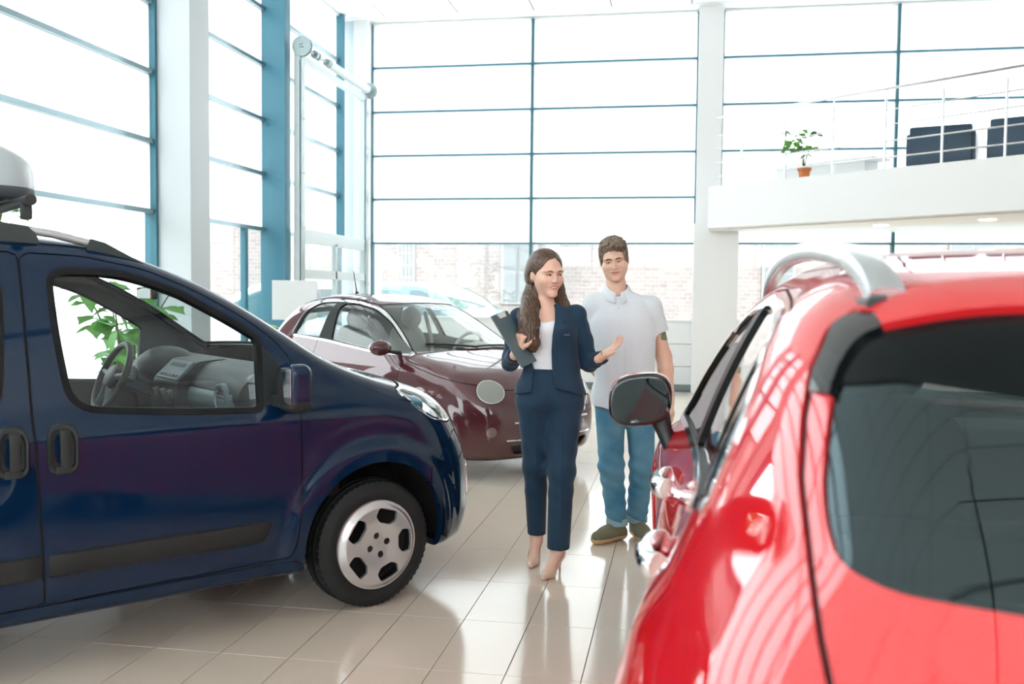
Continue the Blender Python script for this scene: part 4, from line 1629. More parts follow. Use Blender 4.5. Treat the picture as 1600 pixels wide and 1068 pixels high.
def mini_f(P):
    x, y, z = P[:, 0], P[:, 1], P[:, 2]
    ay = np.sqrt(y * y + 1e-6)
    xe = x + 0.20 * ay ** 2 * sstep(0.3, -0.2, x) * sstep(-2.2, -1.6, x) - 0.16 * ay ** 2 * sstep(-1.6, -2.3, x)
    tp = C_TOP(xe) - 0.030 * (ay / 0.6) ** 2 - 0.035 * sstep(-0.2, 0.2, x) * (ay / 0.75) ** 4
    sl = np.interp(xe, _cx, _cs)
    d1 = (z - tp) / np.sqrt(1 + sl * sl)
    d2 = ay - mini_side(x, z)
    d3 = (x - (C_FX(z) - 0.10 * (ay / 0.8) ** 2 - 0.22 * (ay / 0.80) ** 5)) * 0.8
    d4 = -2.86 + 0.12 * (ay / 0.8) ** 3 - x
    d5 = 0.165 - z
    f = smax(d1, d2, 0.14)
    f = smax(f, d3, 0.12)
    f = smax(f, d4, 0.12)
    return smax(f, d5, 0.06)
# ------------------------------------------------------------------ small maroon car
M['maroon_paint'] = mat('maroon_car_paint', (0.085, 0.018, 0.024), 0.45, metal=0.25, spec=0.0, coat=1.0, coat_rough=0.01, coat_ior=1.7)
M['ivory'] = mat('ivory_cabin', (0.42, 0.40, 0.36), 0.6)
M['seat_grey'] = mat('grey_leather', (0.36, 0.37, 0.34), 0.45)
MINI_LOC, MINI_DEG = (-1.57, 8.17, 0.0), -34.7
mini = empty('city_car', MINI_LOC, R(MINI_DEG))
tag(mini, 'small rounded maroon hatchback with grey oval headlamp, behind the walking woman', 'car')
cs_ = polygonize(mini_f, (-3.0, -0.92, 0.08), (0.86, 0.92, 1.58), 0.022)
B = Body(cs_, mini, M['maroon_paint'])

FWM = poly2([(-1.455, 1.065), (-1.535, 1.345), (-1.50, 1.392), (-1.31, 1.393), (-1.03, 1.347), (-0.80, 1.248), (-0.55, 1.098), (-0.36, 0.985), (-0.80, 1.000), (-1.15, 1.032)], [0.02, 0.05, 0.03, 0.1, 0.1, 0.1, 0.1, 0.03, 0.1, 0.1])
QWM = poly2([(-2.10, 1.092), (-2.03, 1.315), (-1.88, 1.395), (-1.65, 1.402), (-1.595, 1.37), (-1.515, 1.075)], [0.05, 0.08, 0.08, 0.03, 0.05, 0.02])
DLO = poly2([(-2.155, 1.075), (-2.075, 1.32), (-1.90, 1.414), (-1.62, 1.424), (-1.30, 1.412), (-1.02, 1.364), (-0.785, 1.262), (-0.535, 1.110), (-0.315, 0.962), (-0.80, 0.976), (-1.20, 1.010), (-1.5, 1.040)], [0.05, 0.08, 0.08, 0.1, 0.1, 0.1, 0.1, 0.1, 0.02, 0.1, 0.1, 0.1])
DOORM = poly2([(-1.66, 0.29), (-1.70, 0.62), (-1.668, 1.017), (-1.66, 1.30), (-1.62, 1.437), (-1.30, 1.425), (-1.01, 1.377), (-0.775, 1.273), (-0.525, 1.121), (-0.365, 1.02), (-0.367, 0.838), (-0.40, 0.50), (-0.50, 0.29)], [0.06, 0.1, 0.1, 0.1, 0.05, 0.05, 0.05, 0.05, 0.05, 0.03, 0.05, 0.1, 0.06])
ARM = [poly2([(0.335 * math.cos(t) + ax, 0.335 * math.sin(t) + 0.292) for t in np.linspace(0, 2 * math.pi, 60, endpoint=False)]) for ax in C_AX]


def c_xe(V):
    ay = np.abs(V[:, 1])
    return V[:, 0] + 0.20 * ay ** 2 * sstep(0.3, -0.2, V[:, 0]) * sstep(-2.2, -1.6, V[:, 0])


def c_ws(V, grow=0.0):
    ay = np.abs(V[:, 1])
    xe = c_xe(V)
    pil = np.interp(V[:, 2], [1.0, 1.15, 1.3, 1.45], [0.605, 0.535, 0.475, 0.42])
    return np.maximum(np.maximum(xe + 0.255, -1.02 - xe), np.maximum(ay - pil, 0.95 - V[:, 2])) - grow


def c_rw(V):
    ay = np.abs(V[:, 1])
    return np.maximum(np.maximum(V[:, 0] + 2.44, 1.03 - V[:, 2]), ay - 0.50)


liner = cs_.offset(-0.03)
for q in (xz(FWM), xz(QWM), c_ws, c_rw, xz(lambda u, v: ARM[0](u, v) - 0.04, ymin=0.45), xz(lambda u, v: ARM[1](u, v) - 0.04, ymin=0.45)):
    _, liner = liner.cut(q)
liner.cut(lambda V: V[:, 0] + 0.10)[0].flip().build('cabin_lining', mat('ivory_lining', (0.30, 0.29, 0.27), 0.8), mini)
ws = B.drop(lambda V: c_ws(V, 0.014))
wsg, wsb = ws.cut(c_ws)
wsb.build('windscreen_seal', M['seal'], mini)
wsg.offset(-0.003).build('windscreen', M['car_glass'], mini)
rw = B.drop(c_rw)
rw.offset(-0.003).build('rear_window', M['car_glass'], mini)
for i in range(2):
    B.drop(xz(ARM[i], ymin=0.45))
    for sd in (-1, 1):
        wheel_well(mini, C_AX[i], 0.292, 0.35, sd * 0.45, sd * 0.80)
door = B.take(xz(DOORM, -1, 0.35))
dwin, door = door.cut(xz(DLO, -1, 0.3))
mdo = door.lip(0.015).build('door', M['maroon_paint'], mini)
glass, rest_ = dwin.cut(xz(FWM, -1, 0.3))
ch, seal = rest_.cut(lambda V: -(xz(DLO, -1, 0.3)(V) + 0.016))
seal.lip(0.012).build('window_seal', M['seal'], mdo)
ch.offset(0.004).lip(0.01).build('chrome_surround', M['chrome'], mdo)
glass.offset(-0.010).build('window_pane', M['car_glass'], mdo)
qwin = B.drop(xz(DLO, -1, 0.3))
glass, rest_ = qwin.cut(xz(QWM, -1, 0.3))
ch, seal = rest_.cut(lambda V: -(xz(DLO, -1, 0.3)(V) + 0.016))
seal.lip(0.012).build('window_seal', M['seal'], mini)
for pc_ in ch.pieces():
    pc_.offset(0.004).lip(0.01).build('chrome_surround', M['chrome'], mini)
glass.offset(-0.006).build('quarter_pane', glass_mat('quarter_window', (0.72, 0.80, 0.80), 1.2), mini)
for q in (FWM, QWM):
    B.drop(xz(q, 1, 0.3)).offset(-0.005).build('window_pane', M['car_glass'], mini)
# headlamps: oval discs let into the wings
for sd in (-1, 1):
    hc = np.array([0.515, sd * 0.558, 0.722])

    def hsd(V, r=0.118):
        q = (V - hc) * np.array([1, 1, 1.06])
        return np.linalg.norm(q, axis=1) - r
    hd = B.take(hsd, 0.003)
    ring, disc_ = hd.cut(lambda V: -(hsd(V) + 0.010))
    ho = disc_.offset(0.004).lip(0.01).build('headlamp', mat('grey_lamp_lens', (0.30, 0.31, 0.28), 0.25, coat=0.6), mini)
    ring.offset(0.006).lip(0.012).build('lamp_rim', M['chrome'], ho)


def c_hood(V):
    ay = np.abs(V[:, 1])
    zl = np.interp(V[:, 0], [-0.6, -0.3, 0.09, 0.42, 0.60, 0.75], [0.95, 0.905, 0.823, 0.770, 0.715, 0.70])
    return np.maximum(zl - V[:, 2], -0.235 - c_xe(V))


B.take(c_hood).lip(0.012).build('bonnet', M['maroon_paint'], mini)


def c_bump(V):
    zz = np.interp(V[:, 0], [0.2, 0.34, 0.5, 0.8], [0.30, 0.52, 0.545, 0.555])
    return np.maximum(V[:, 2] - zz, 0.20 - V[:, 0])


bump = B.take(c_bump, 0.002)
LG = poly2([(-0.47, 0.295), (0.47, 0.295), (0.40, 0.215), (-0.40, 0.215)], 0.02)
lgr, bump = bump.cut(lambda V: np.maximum(LG(V[:, 1], V[:, 2]), 0.4 - V[:, 0]))
slot = []
for sd in (-1, 1):
    fc = np.array([0.575, sd * 0.60, 0.405])
    fg, bump = bump.cut(lambda V: np.linalg.norm(V - fc, axis=1) - 0.045)
    slot.append(fg)
mbo = bump.lip(0.02).build('front_bumper', M['maroon_paint'], mini)
lgr.offset(-0.03).build('lower_grille', M['black'], mbo)
for fg in slot:
    fg.offset(-0.006).build('fog_lamp', mat('fog_lens', (0.22, 0.14, 0.14), 0.15, coat=0.6), mbo)
for sd in (-1, 1):
    MB().tube([(float(C_FX(np.array([0.46]))[0]) - 0.10 * (y / 0.8) ** 2 - 0.22 * (y / 0.8) ** 5 + 0.004, sd * y, 0.475) for y in np.linspace(0.10, 0.44, 10)], 0.009, 8).build('chrome_bar', M['chrome'], mbo, smooth=True)
    MB().tube([(float(C_FX(np.array([0.33]))[0]) - 0.10 * (y / 0.8) ** 2 - 0.22 * (y / 0.8) ** 5 + 0.004, sd * y, 0.335) for y in np.linspace(0.06, 0.5, 10)], 0.008, 8).build('chrome_bar', M['chrome'], mbo, smooth=True)
v, f = ellipsoid((0.690, 0, 0.60), (0.012, 0.05, 0.05), 24, 12)
MB().add(v, f).build('badge', M['chrome'], mini, smooth=True)
B.finish()
# mirror, handle, antenna, wipers
for sd in (-1, 1):
    par = mdo if sd < 0 else mini
    v, f = ellipsoid((-0.47, sd * 0.895, 1.035), (0.062, 0.108, 0.066), 24, 16)
    mo = MB().add(v, f).build('door_mirror', M['maroon_paint'], par, smooth=True, angle=80)
    MB().tube([(-0.45, sd * 0.70, 0.985), (-0.455, sd * 0.80, 1.0), (-0.46, sd * 0.86, 1.01)], [0.02, 0.016, 0.02], 10).build('mirror_arm', M['black'], mo, smooth=True)
    v, f = ellipsoid((-0.512, sd * 0.895, 1.035), (0.022, 0.092, 0.054), 24, 12)
    MB().add(v, f).build('mirror_glass', M['mirror'], mo, smooth=True, angle=80)
hx, hz_ = -1.49, 0.843
ys = float(mini_side(np.array([hx]), np.array([hz_]))[0])
v, f = ellipsoid((hx + 0.01, -ys, hz_), (0.038, 0.012, 0.032), 20, 10)
ho = MB().add(v, f).build('door_handle', M['black'], mdo, smooth=True)
MB().tube([(hx - 0.085, -ys - 0.008, hz_ + 0.002), (hx - 0.05, -ys - 0.03, hz_), (hx + 0.05, -ys - 0.03, hz_ - 0.002), (hx + 0.085, -ys - 0.006, hz_ - 0.004)], [0.008, 0.012, 0.012, 0.008], 10).build('pull_bar', M['chrome'], ho, smooth=True)
an = MB().tube([(-2.02, 0, 1.47), (-2.03, 0, 1.50)], 0.018, 12).build('antenna', M['black'], mini)
MB().tube([(-2.03, 0, 1.49), (-2.085, 0, 1.71)], [0.006, 0.004], 8).build('antenna_rod', M['black'], an)


def on_top(f, x, y, up=0.0):
    z = 1.6
    P = np.array([[x, y, z]])
    zs = np.linspace(1.75, 0.4, 800)
    q = f(np.c_[np.full(800, x), np.full(800, y), zs])
    return (x, y, float(zs[np.argmax(q < 0)]) + up)


for a, b in (((-0.40, -0.46), (-0.255, 0.02)), ((-0.26, -0.02), (-0.34, 0.50))):
    pts = [on_top(mini_f, a[0] + (b[0] - a[0]) * t, a[1] + (b[1] - a[1]) * t, 0.012) for t in np.linspace(0, 1, 9)]
    MB().tube(pts, 0.010, 8).build('wiper', M['black'], mini, smooth=True)
# wheels
for ax in C_AX:
    for sd in (-1, 1):
        t = tyre('wheel', mini, ax, sd * 0.715, 0.292, 0.292, 0.18, sd, 0.200, 90)
        hs = disc_surface(0.205, lambda r: 0.010 + 0.015 * sstep(0.2, 0.05, r), 24, 180, 0.001)
        hole = poly2(round_poly([(0.075, -0.014), (0.175, -0.040), (0.175, 0.040), (0.075, 0.014)], 0.01))
        for k in range(8):
            a = 2 * math.pi * k / 8
            ca, sa = math.cos(a), math.sin(a)
            _, hs = hs.cut(lambda V: hole(V[:, 0] * ca + V[:, 2] * sa, -V[:, 0] * sa + V[:, 2] * ca))
        place(hs.lip(0.02), (ax, sd * (0.715 + 0.075), 0.292), mirror_y=(sd < 0)).build('alloy_wheel', M['hub'], t)
# cabin
prof = round_poly([(-0.24, 0.94), (-0.46, 0.985), (-0.60, 0.975), (-0.67, 0.90), (-0.66, 0.76), (-0.58, 0.60), (-0.24, 0.60)], 0.03)
dsm = MB().prism([(a, -0.64, b) for a, b in prof], (0, 1.28, 0)).build('dashboard', M['ivory'], mini, smooth=True, angle=30)
steering_wheel(dsm, (-0.72, 0.33, 0.97), 0.175, R(22), M['ivory'], M['trim_mid'])
v, f = ellipsoid((-0.56, 0.33, 0.98), (0.10, 0.16, 0.075), 20, 12)
MB().add(v, f).build('instrument_hood', M['ivory'], dsm, smooth=True, angle=80)
for yy in (-0.33, 0.33):
    so_ = seat(mini, -1.50, yy, 0.52, M['seat_grey'], w=0.235)
    v, f = ellipsoid((-1.56, yy, 1.245), (0.055, 0.125, 0.115), 24, 16)
    MB().add(v, f).build('headrest', M['seat_grey'], so_, smooth=True, angle=80)
    for s_ in (-0.045, 0.045):
        MB().tube([(-1.58, yy + s_, 1.05), (-1.565, yy + s_, 1.20)], 0.007, 8).build('headrest_post', M['chrome'], so_)
MB().box((-2.35, -0.55, 0.45), (-1.95, 0.55, 0.66), 0.05).build('rear_seat', M['seat_grey'], mini, smooth=True)
MB().box((-2.45, -0.55, 0.60), (-2.30, 0.55, 1.06), 0.05).build('rear_seat_back', M['seat_grey'], mini, smooth=True)
MB().tube([(-1.62, 0.56, 1.30), (-1.45, 0.50, 1.05), (-1.35, 0.45, 0.75)], 0.02, 6).build('seat_belt', M['ivory'], mini)
# ------------------------------------------------------------------ red crossover: body shape
D_TOP = curve([(-3.6, 0.95), (-3.36, 1.02), (-3.22, 1.12), (-3.08, 1.30), (-2.98, 1.425), (-2.90, 1.495), (-2.82, 1.527), (-2.70, 1.548), (-2.4, 1.582), (-2.0, 1.606), (-1.6, 1.611), (-1.25, 1.575), (-1.0, 1.500), (-0.75, 1.385), (-0.45, 1.225),
               (-0.25, 1.115), (-0.1, 1.075), (0.2, 1.03), (0.5, 0.95), (0.7, 0.84), (0.82, 0.68), (0.95, 0.45)], sm=0.04)
_dx = np.linspace(-3.6, 0.95, 400)
_ds = np.gradient(D_TOP(_dx), _dx)
D_SEC = curve([(0.15, -0.07), (0.28, -0.035), (0.45, -0.015), (0.60, -0.006), (0.74, 0.0), (0.86, -0.004), (0.95, -0.030), (1.02, -0.070), (1.08, -0.098), (1.25, -0.160), (1.40, -0.225), (1.50, -0.280), (1.60, -0.36), (1.7, -0.47)], sm=0.016)
D_W = curve([(-3.6, 0.77), (-3.3, 0.845), (-3.0, 0.890), (-2.57, 0.935), (-2.2, 0.910), (-1.7, 0.898), (-1.0, 0.902), (-0.4, 0.915), (0.0, 0.925), (0.4, 0.89), (0.8, 0.77)], sm=0.06)
D_FX = curve([(0.15, 0.72), (0.35, 0.84), (0.55, 0.86), (0.75, 0.80), (0.95, 0.65), (1.1, 0.5)], sm=0.03)
D_RX = curve([(0.15, -3.28), (0.4, -3.38), (0.60, -3.39), (0.80, -3.36), (1.0, -3.335), (1.2, -3.28), (1.5, -3.2), (1.7, -3.1)], sm=0.03)
D_AX = [0.0, -2.57]


def red_side(x, z):
    w = D_W(x) + D_SEC(z)
    for ax in D_AX:
        r = np.sqrt((x - ax) ** 2 + (z - 0.34) ** 2)
        w = w + 0.020 * (1 - sstep(0.42, 0.56, r)) * sstep(0.12, 0.34, z)
    # pinched pillar behind the rear side window
    w = w - 0.055 * sstep(-2.5, -3.15, x) * sstep(1.0, 1.2, z)
    return w


def red_f(P):
    x, y, z = P[:, 0], P[:, 1], P[:, 2]
    ay = np.sqrt(y * y + 1e-6)
    xe = x + 0.17 * ay ** 2 * sstep(0.3, -0.2, x) * sstep(-2.0, -1.5, x) - 0.16 * ay ** 2 * sstep(-2.3, -2.8, x)
    tp = D_TOP(xe) - 0.032 * (ay / 0.65) ** 2 - 0.03 * sstep(-0.2, 0.2, x) * (ay / 0.8) ** 4
    sl = np.interp(xe, _dx, _ds)
    d1 = (z - tp) / np.sqrt(1 + sl * sl)
    d2 = ay - red_side(x, z)
    d3 = (x - (D_FX(z) - 0.10 * (ay / 0.85) ** 2 - 0.25 * (ay / 0.88) ** 6)) * 0.8
    d4 = (D_RX(z) + 0.06 * (ay / 0.85) ** 2 + 0.10 * (ay / 0.88) ** 6 - x) * 0.9
    d5 = 0.21 - z
    f = smax(d1, d2, 0.13)
    f = smax(f, d3, 0.12)
    f = smax(f, d4, 0.14)
    return smax(f, d5, 0.06)
# ------------------------------------------------------------------ red crossover in the foreground
M['red_paint'] = mat('red_car_paint', (0.66, 0.012, 0.018), 0.5, metal=0.0, spec=0.0, coat=1.0, coat_rough=0.012, coat_ior=2.1)
M['black_gloss'] = mat('gloss_black', (0.004, 0.006, 0.008), 0.06, coat=0.6)
RED_LOC, RED_DEG = (0.84, 4.15, 0.0), 90.0
red = empty('crossover_car', RED_LOC, R(RED_DEG))
tag(red, 'glossy red crossover car seen from behind, close up at the right', 'car')
rs_ = polygonize(red_f, (-3.55, -1.0, 0.12), (1.0, 1.0, 1.70), 0.022)
B = Body(rs_, red, M['red_paint'])
RDLO = poly2([(-0.545, 1.045), (-1.50, 1.082), (-2.25, 1.112), (-2.655, 1.160), (-2.665, 1.30), (-2.62, 1.385), (-2.47, 1.462), (-1.88, 1.500), (-1.46, 1.468), (-1.20, 1.405), (-0.88, 1.245)],
             [0.01, 0.1, 0.1, 0.04, 0.08, 0.1, 0.1, 0.15, 0.15, 0.15, 0.15])
RFW = poly2([(-0.64, 1.073), (-1.50, 1.108), (-1.545, 1.300), (-1.60, 1.470), (-1.46, 1.448), (-1.21, 1.387), (-0.90, 1.230)], 0.02)
RRW = poly2([(-1.62, 1.113), (-2.25, 1.140), (-2.615, 1.180), (-2.628, 1.30), (-2.585, 1.375), (-2.455, 1.440), (-1.88, 1.478), (-1.72, 1.474), (-1.66, 1.300)], [0.02, 0.1, 0.04, 0.08, 0.1, 0.1, 0.15, 0.02, 0.1])
RFD = poly2([(-0.42, 0.34), (-0.36, 0.70), (-0.40, 1.0), (-0.50, 1.06), (-0.87, 1.263), (-1.19, 1.425), (-1.46, 1.486), (-1.62, 1.512), (-1.585, 1.20), (-1.575, 0.34)], 0.03)
RRD = poly2([(-1.583, 0.34), (-1.593, 1.20), (-1.628, 1.512), (-1.88, 1.516), (-2.48, 1.478), (-2.635, 1.395), (-2.685, 1.30), (-2.68, 1.05), (-2.42, 0.86), (-2.16, 0.70), (-2.08, 0.34)], 0.03)
RARC = [poly2([(0.385 * math.cos(t) + ax, 0.385 * math.sin(t) + 0.345) for t in np.linspace(0, 2 * math.pi, 60, endpoint=False)]) for ax in D_AX]


def d_xe(V):
    ay = np.abs(V[:, 1])
    return V[:, 0] + 0.17 * ay ** 2 * sstep(0.3, -0.2, V[:, 0]) * sstep(-2.0, -1.5, V[:, 0])


def d_ws(V, grow=0.0):
    ay = np.abs(V[:, 1])
    xe = d_xe(V)
    pil = np.interp(V[:, 2], [1.05, 1.3, 1.5, 1.6], [0.70, 0.61, 0.53, 0.47])
    return np.maximum(np.maximum(xe + 0.22, -1.12 - xe), np.maximum(ay - pil, 1.03 - V[:, 2])) - grow


RG = poly2([(0.0, 1.160), (0.494, 1.178), (0.616, 1.184), (0.662, 1.200), (0.668, 1.26), (0.655, 1.335), (0.640, 1.390), (0.602, 1.452), (0.49, 1.480), (0.0, 1.505),
            (-0.49, 1.480), (-0.602, 1.452), (-0.640, 1.390), (-0.655, 1.335), (-0.668, 1.26), (-0.662, 1.200), (-0.616, 1.184), (-0.494, 1.178)],
           [0.1, 0.05, 0.05, 0.04, 0.05, 0.05, 0.05, 0.05, 0.1, 0.2, 0.1, 0.05, 0.05, 0.05, 0.05, 0.04, 0.05, 0.05])


def d_rg(V):
    return np.maximum(RG(V[:, 1], V[:, 2]), V[:, 0] + 2.66)


liner = rs_.offset(-0.032)
for q in (xz(RFW), xz(RRW), d_ws, d_rg, xz(lambda u, v: RARC[0](u, v) - 0.05, ymin=0.5), xz(lambda u, v: RARC[1](u, v) - 0.05, ymin=0.5)):
    _, liner = liner.cut(q)
liner.cut(lambda V: V[:, 0] + 0.05)[0].flip().build('cabin_lining', mat('black_lining', (0.02, 0.022, 0.024), 0.8), red)
wsg = B.drop(d_ws)
wsg.offset(-0.003).build('windscreen', M['car_glass'], red)
for i in range(2):
    B.drop(xz(RARC[i], ymin=0.5))
    for sd in (-1, 1):
        wheel_well(red, D_AX[i], 0.345, 0.40, sd * 0.50, sd * 0.86)


def d_hatch(V):
    ay = np.abs(V[:, 1])
    yy = np.interp(V[:, 2], [0.60, 0.80, 1.0, 1.13, 1.20, 1.27, 1.34, 1.40, 1.46, 1.50, 1.56], [0.56, 0.60, 0.665, 0.682, 0.684, 0.686, 0.676, 0.660, 0.628, 0.604, 0.575])
    return np.maximum(np.maximum(ay - yy, V[:, 0] + 2.735), 0.58 - V[:, 2])


hatch = B.take(d_hatch, 0.004)
rg, hatch = hatch.cut(d_rg)
FRIT = poly2([(0.75, 1.37), (0.60, 1.395), (0.575, 1.400), (0.44, 1.385), (0.0, 1.365), (-0.44, 1.385), (-0.575, 1.400), (-0.75, 1.37), (-0.75, 1.7), (0.75, 1.7)])
fin, hatch = hatch.cut(lambda V: np.maximum(np.maximum(0.575 - np.abs(V[:, 1]), 1.372 - V[:, 2]), np.maximum(V[:, 2] - 1.475, V[:, 0] + 2.745)))
spo, hatch = hatch.cut(lambda V: np.maximum(1.40 - V[:, 2], V[:, 0] + 2.76))
rho = hatch.lip(0.02).build('tailgate', M['red_paint'], red)
fr, gl = rg.cut(lambda V: FRIT(V[:, 1], V[:, 2]))
gl.offset(-0.006).build('rear_window', glass_mat('tinted_rear_window', (0.10, 0.15, 0.16), 1.5, ior=1.6, gcol=(0.70, 0.93, 1.0)), rho)
fr.offset(-0.003).build('window_border', mat('black_frit', (0.003, 0.005, 0.006), 0.25, spec=0.15), rho)
spo.offset(0.010).lip(0.016).build('roof_spoiler', M['red_paint'], rho)
for sd in (-1, 1):
    p_, _ = fin.cut(lambda V: -sd * V[:, 1])
    p_.offset(0.006).lip(0.012).build('spoiler_fin', M['black_gloss'], rho)
# tail lamps
for sd in (-1, 1):
    tl = B.take(lambda V: np.maximum(np.maximum(np.abs(V[:, 2] - 0.86) - 0.11, 0.62 - sd * V[:, 1]), V[:, 0] + 3.02), 0.003)
    tl.build('tail_lamp', mat('red_lens', (0.35, 0.0, 0.01), 0.08, coat=1.0), red)


def side_door(poly, sd, name, wins):
    p = B.take(xz(poly, sd, 0.40))
    w, p = p.cut(xz(RDLO, sd, 0.40))
    o = p.lip(0.015).build(name, M['red_paint'], red)
    gl, rest_ = w.cut(xz(wins, sd, 0.40))
    ch, seal = rest_.cut(lambda V: -(xz(RDLO, sd, 0.40)(V) + 0.020))
    seal.lip(0.015).build('window_seal', M['seal'], o)
    gl.offset(-0.008).build('window_pane', glass_mat('side_window', (0.30, 0.36, 0.37), 1.6, ior=1.6) if name == 'rear_door' else glass_mat('front_window_cabin_shade', (0.14, 0.17, 0.18), 1.0), o)  # front door glass is darkened to stand in for the shaded cabin
    ch.offset(0.004).lip(0.010).build('chrome_surround', M['chrome'], o)
    return o


rdoors = {}
for sd in (1, -1):
    rdoors[sd, 'f'] = side_door(RFD, sd, 'front_door', RFW)
    rdoors[sd, 'r'] = side_door(RRD, sd, 'rear_door', RRW)


def d_hood(V):
    ay = np.abs(V[:, 1])
    lim = np.interp(V[:, 0], [-0.4, 0.3, 0.7], [0.72, 0.70, 0.55])
    return np.maximum(np.maximum(ay - lim, -0.20 - d_xe(V)), 0.80 - V[:, 2])


B.take(d_hood).lip(0.012).build('bonnet', M['red_paint'], red)
B.take(lambda V: np.maximum(V[:, 2] - 0.66, 0.42 - V[:, 0])).lip(0.015).build('front_bumper', M['red_paint'], red)
B.take(lambda V: np.maximum(V[:, 2] - 0.66, V[:, 0] + 2.96)).lip(0.015).build('rear_bumper', M['red_paint'], red)
# roof skin between the rails
B.take(lambda V: np.maximum(np.maximum(np.abs(V[:, 1]) - 0.535, V[:, 0] + 1.16), np.maximum(-2.725 - V[:, 0], 1.40 - V[:, 2])), 0.003).lip(0.01).build('roof_panel', M['red_paint'], red)
B.finish()
# roof rails: broad arched silver bars
M['rail_satin'] = mat('silver_rail', (0.60, 0.65, 0.67), 0.25, metal=0.85)
for sd in (1, -1):
    path = catmull([(-0.98, 1.490), (-1.06, 1.535), (-1.25, 1.575), (-1.55, 1.598), (-1.90, 1.600), (-2.20, 1.588), (-2.50, 1.563), (-2.68, 1.532), (-2.77, 1.495)], 5)
    v, f = [], []
    m_ = 10
    for i, (x, z) in enumerate(path):
        a = path[max(i - 1, 0)]
        b = path[min(i + 1, len(path) - 1)]
        t = (b - a) / np.linalg.norm(b - a)
        n = np.array([t[1], -t[0]]) if t[0] < 0 else np.array([-t[1], t[0]])
        n = n if n[1] > 0 or abs(n[1]) < 0.2 else -n
        k = i / (len(path) - 1)
        w, h = 0.018 + 0.008 * k, 0.020
        y0 = 0.560
        for c in range(m_):
            th = 2 * math.pi * c / m_
            cy = math.copysign(abs(math.cos(th)) ** 0.5, math.cos(th)) * w
            cz = math.copysign(abs(math.sin(th)) ** 0.6, math.sin(th)) * h
            v.append((x + n[0] * cz, sd * (y0 + cy), z + n[1] * cz))
    for i in range(len(path) - 1):
        for c in range(m_):
            f.append((i * m_ + c, i * m_ + (c + 1) % m_, (i + 1) * m_ + (c + 1) % m_, (i + 1) * m_ + c))
    f += [tuple(range(m_)), tuple(range((len(path) - 1) * m_, len(path) * m_))[::-1]]
    rl = MB().add(v, f).build('roof_rail', M['rail_satin'], red, smooth=True, angle=50)
    MB().box((-2.78, sd * 0.56 - 0.028, 1.470), (-2.66, sd * 0.56 + 0.028, 1.500), 0.006).build('rail_foot', M['black'], rl)


# mirrors
def red_mirror(sd, parent):
    c = np.array([-0.62, sd * 0.975, 1.118])

    def f(P):
        q = P - c
        q = q * np.array([1, sd, 1])
        d = np.sqrt((q[:, 1] / 0.118) ** 2 + (q[:, 2] / 0.098) ** 2 + (np.maximum(q[:, 0], 0) / 0.11) ** 2 + 1e-9)
        d = (np.abs(q[:, 1] / 0.116) ** 2.8 + np.abs(q[:, 2] / 0.098 + 0.12 * q[:, 1] / 0.11) ** 2.8 + np.abs(q[:, 0] / 0.115) ** 2.2 + 1e-9) ** (1 / 2.6) - 1
        return smax(d * 0.09, -q[:, 0] - 0.06 * q[:, 1] - 0.045, 0.015)
    s = polygonize(f, c - 0.16, c + 0.16, 0.008)
    fc, cap = s.cut(lambda V: V[:, 0] + 0.06 * sd * (V[:, 1] - c[1]) - (c[0] - 0.030))
    o = cap.build('mirror_housing', M['red_paint'], parent)
    fc.build('mirror_bezel', M['black_gloss'], o)
    pts = []
    for k in range(40):
        t = 2 * math.pi * k / 40
        u, w = math.copysign(abs(math.cos(t)) ** 0.75, math.cos(t)) * 0.100, math.copysign(abs(math.sin(t)) ** 0.75, math.sin(t)) * 0.080
        pts.append((c[0] - 0.052 - 0.06 * sd * u + 0.04 * w, c[1] + u, c[2] + w - 0.10 * sd * u))
    MB().prism(pts, (-0.002, 0, 0)).build('mirror_glass', mat('mirror_dim_reflection', (0.07, 0.085, 0.09), 0.02, metal=1.0), o)  # dark reflection is put into the mirror's colour, darker than plain mirror glass
    MB().tube([(c[0] + 0.02, sd * 0.905, 1.055), (c[0] + 0.01, sd * 0.885, 1.00), (c[0] - 0.005, sd * 0.855, 0.945), (c[0] - 0.01, sd * 0.850, 0.925)], [0.040, 0.030, 0.034, 0.04], 12).build('mirror_arm', M['black'], o, smooth=True)


for sd in (1, -1):
    red_mirror(sd, rdoors[sd, 'f'])
# chrome handles
for sd in (1, -1):
    for hx, k in ((-1.30, 'f'), (-2.10, 'r')):
        z = 0.945
        ys = float(red_side(np.array([hx]), np.array([z]))[0])
        pts = [(hx - 0.10, sd * (ys - 0.01), z), (hx - 0.08, sd * (ys + 0.012), z), (hx, sd * (ys + 0.024), z), (hx + 0.08, sd * (ys + 0.012), z), (hx + 0.10, sd * (ys - 0.008), z)]
        pts = catmull(pts, 4)
        mb = MB()
        v, f = [], []
        for i, p in enumerate(pts):
            for c in range(12):
                th = 2 * math.pi * c / 12
                v.append((p[0], p[1] + 0.025 * math.cos(th), p[2] + 0.031 * math.sin(th)))
        for i in range(len(pts) - 1):
            for c in range(12):
                f.append((i * 12 + c, i * 12 + (c + 1) % 12, (i + 1) * 12 + (c + 1) % 12, (i + 1) * 12 + c))
        f += [tuple(range(12)), tuple(range((len(pts) - 1) * 12, len(pts) * 12))[::-1]]
        MB().add(v, f).build('door_handle', M['chrome'], rdoors[sd, k], smooth=True, angle=70)
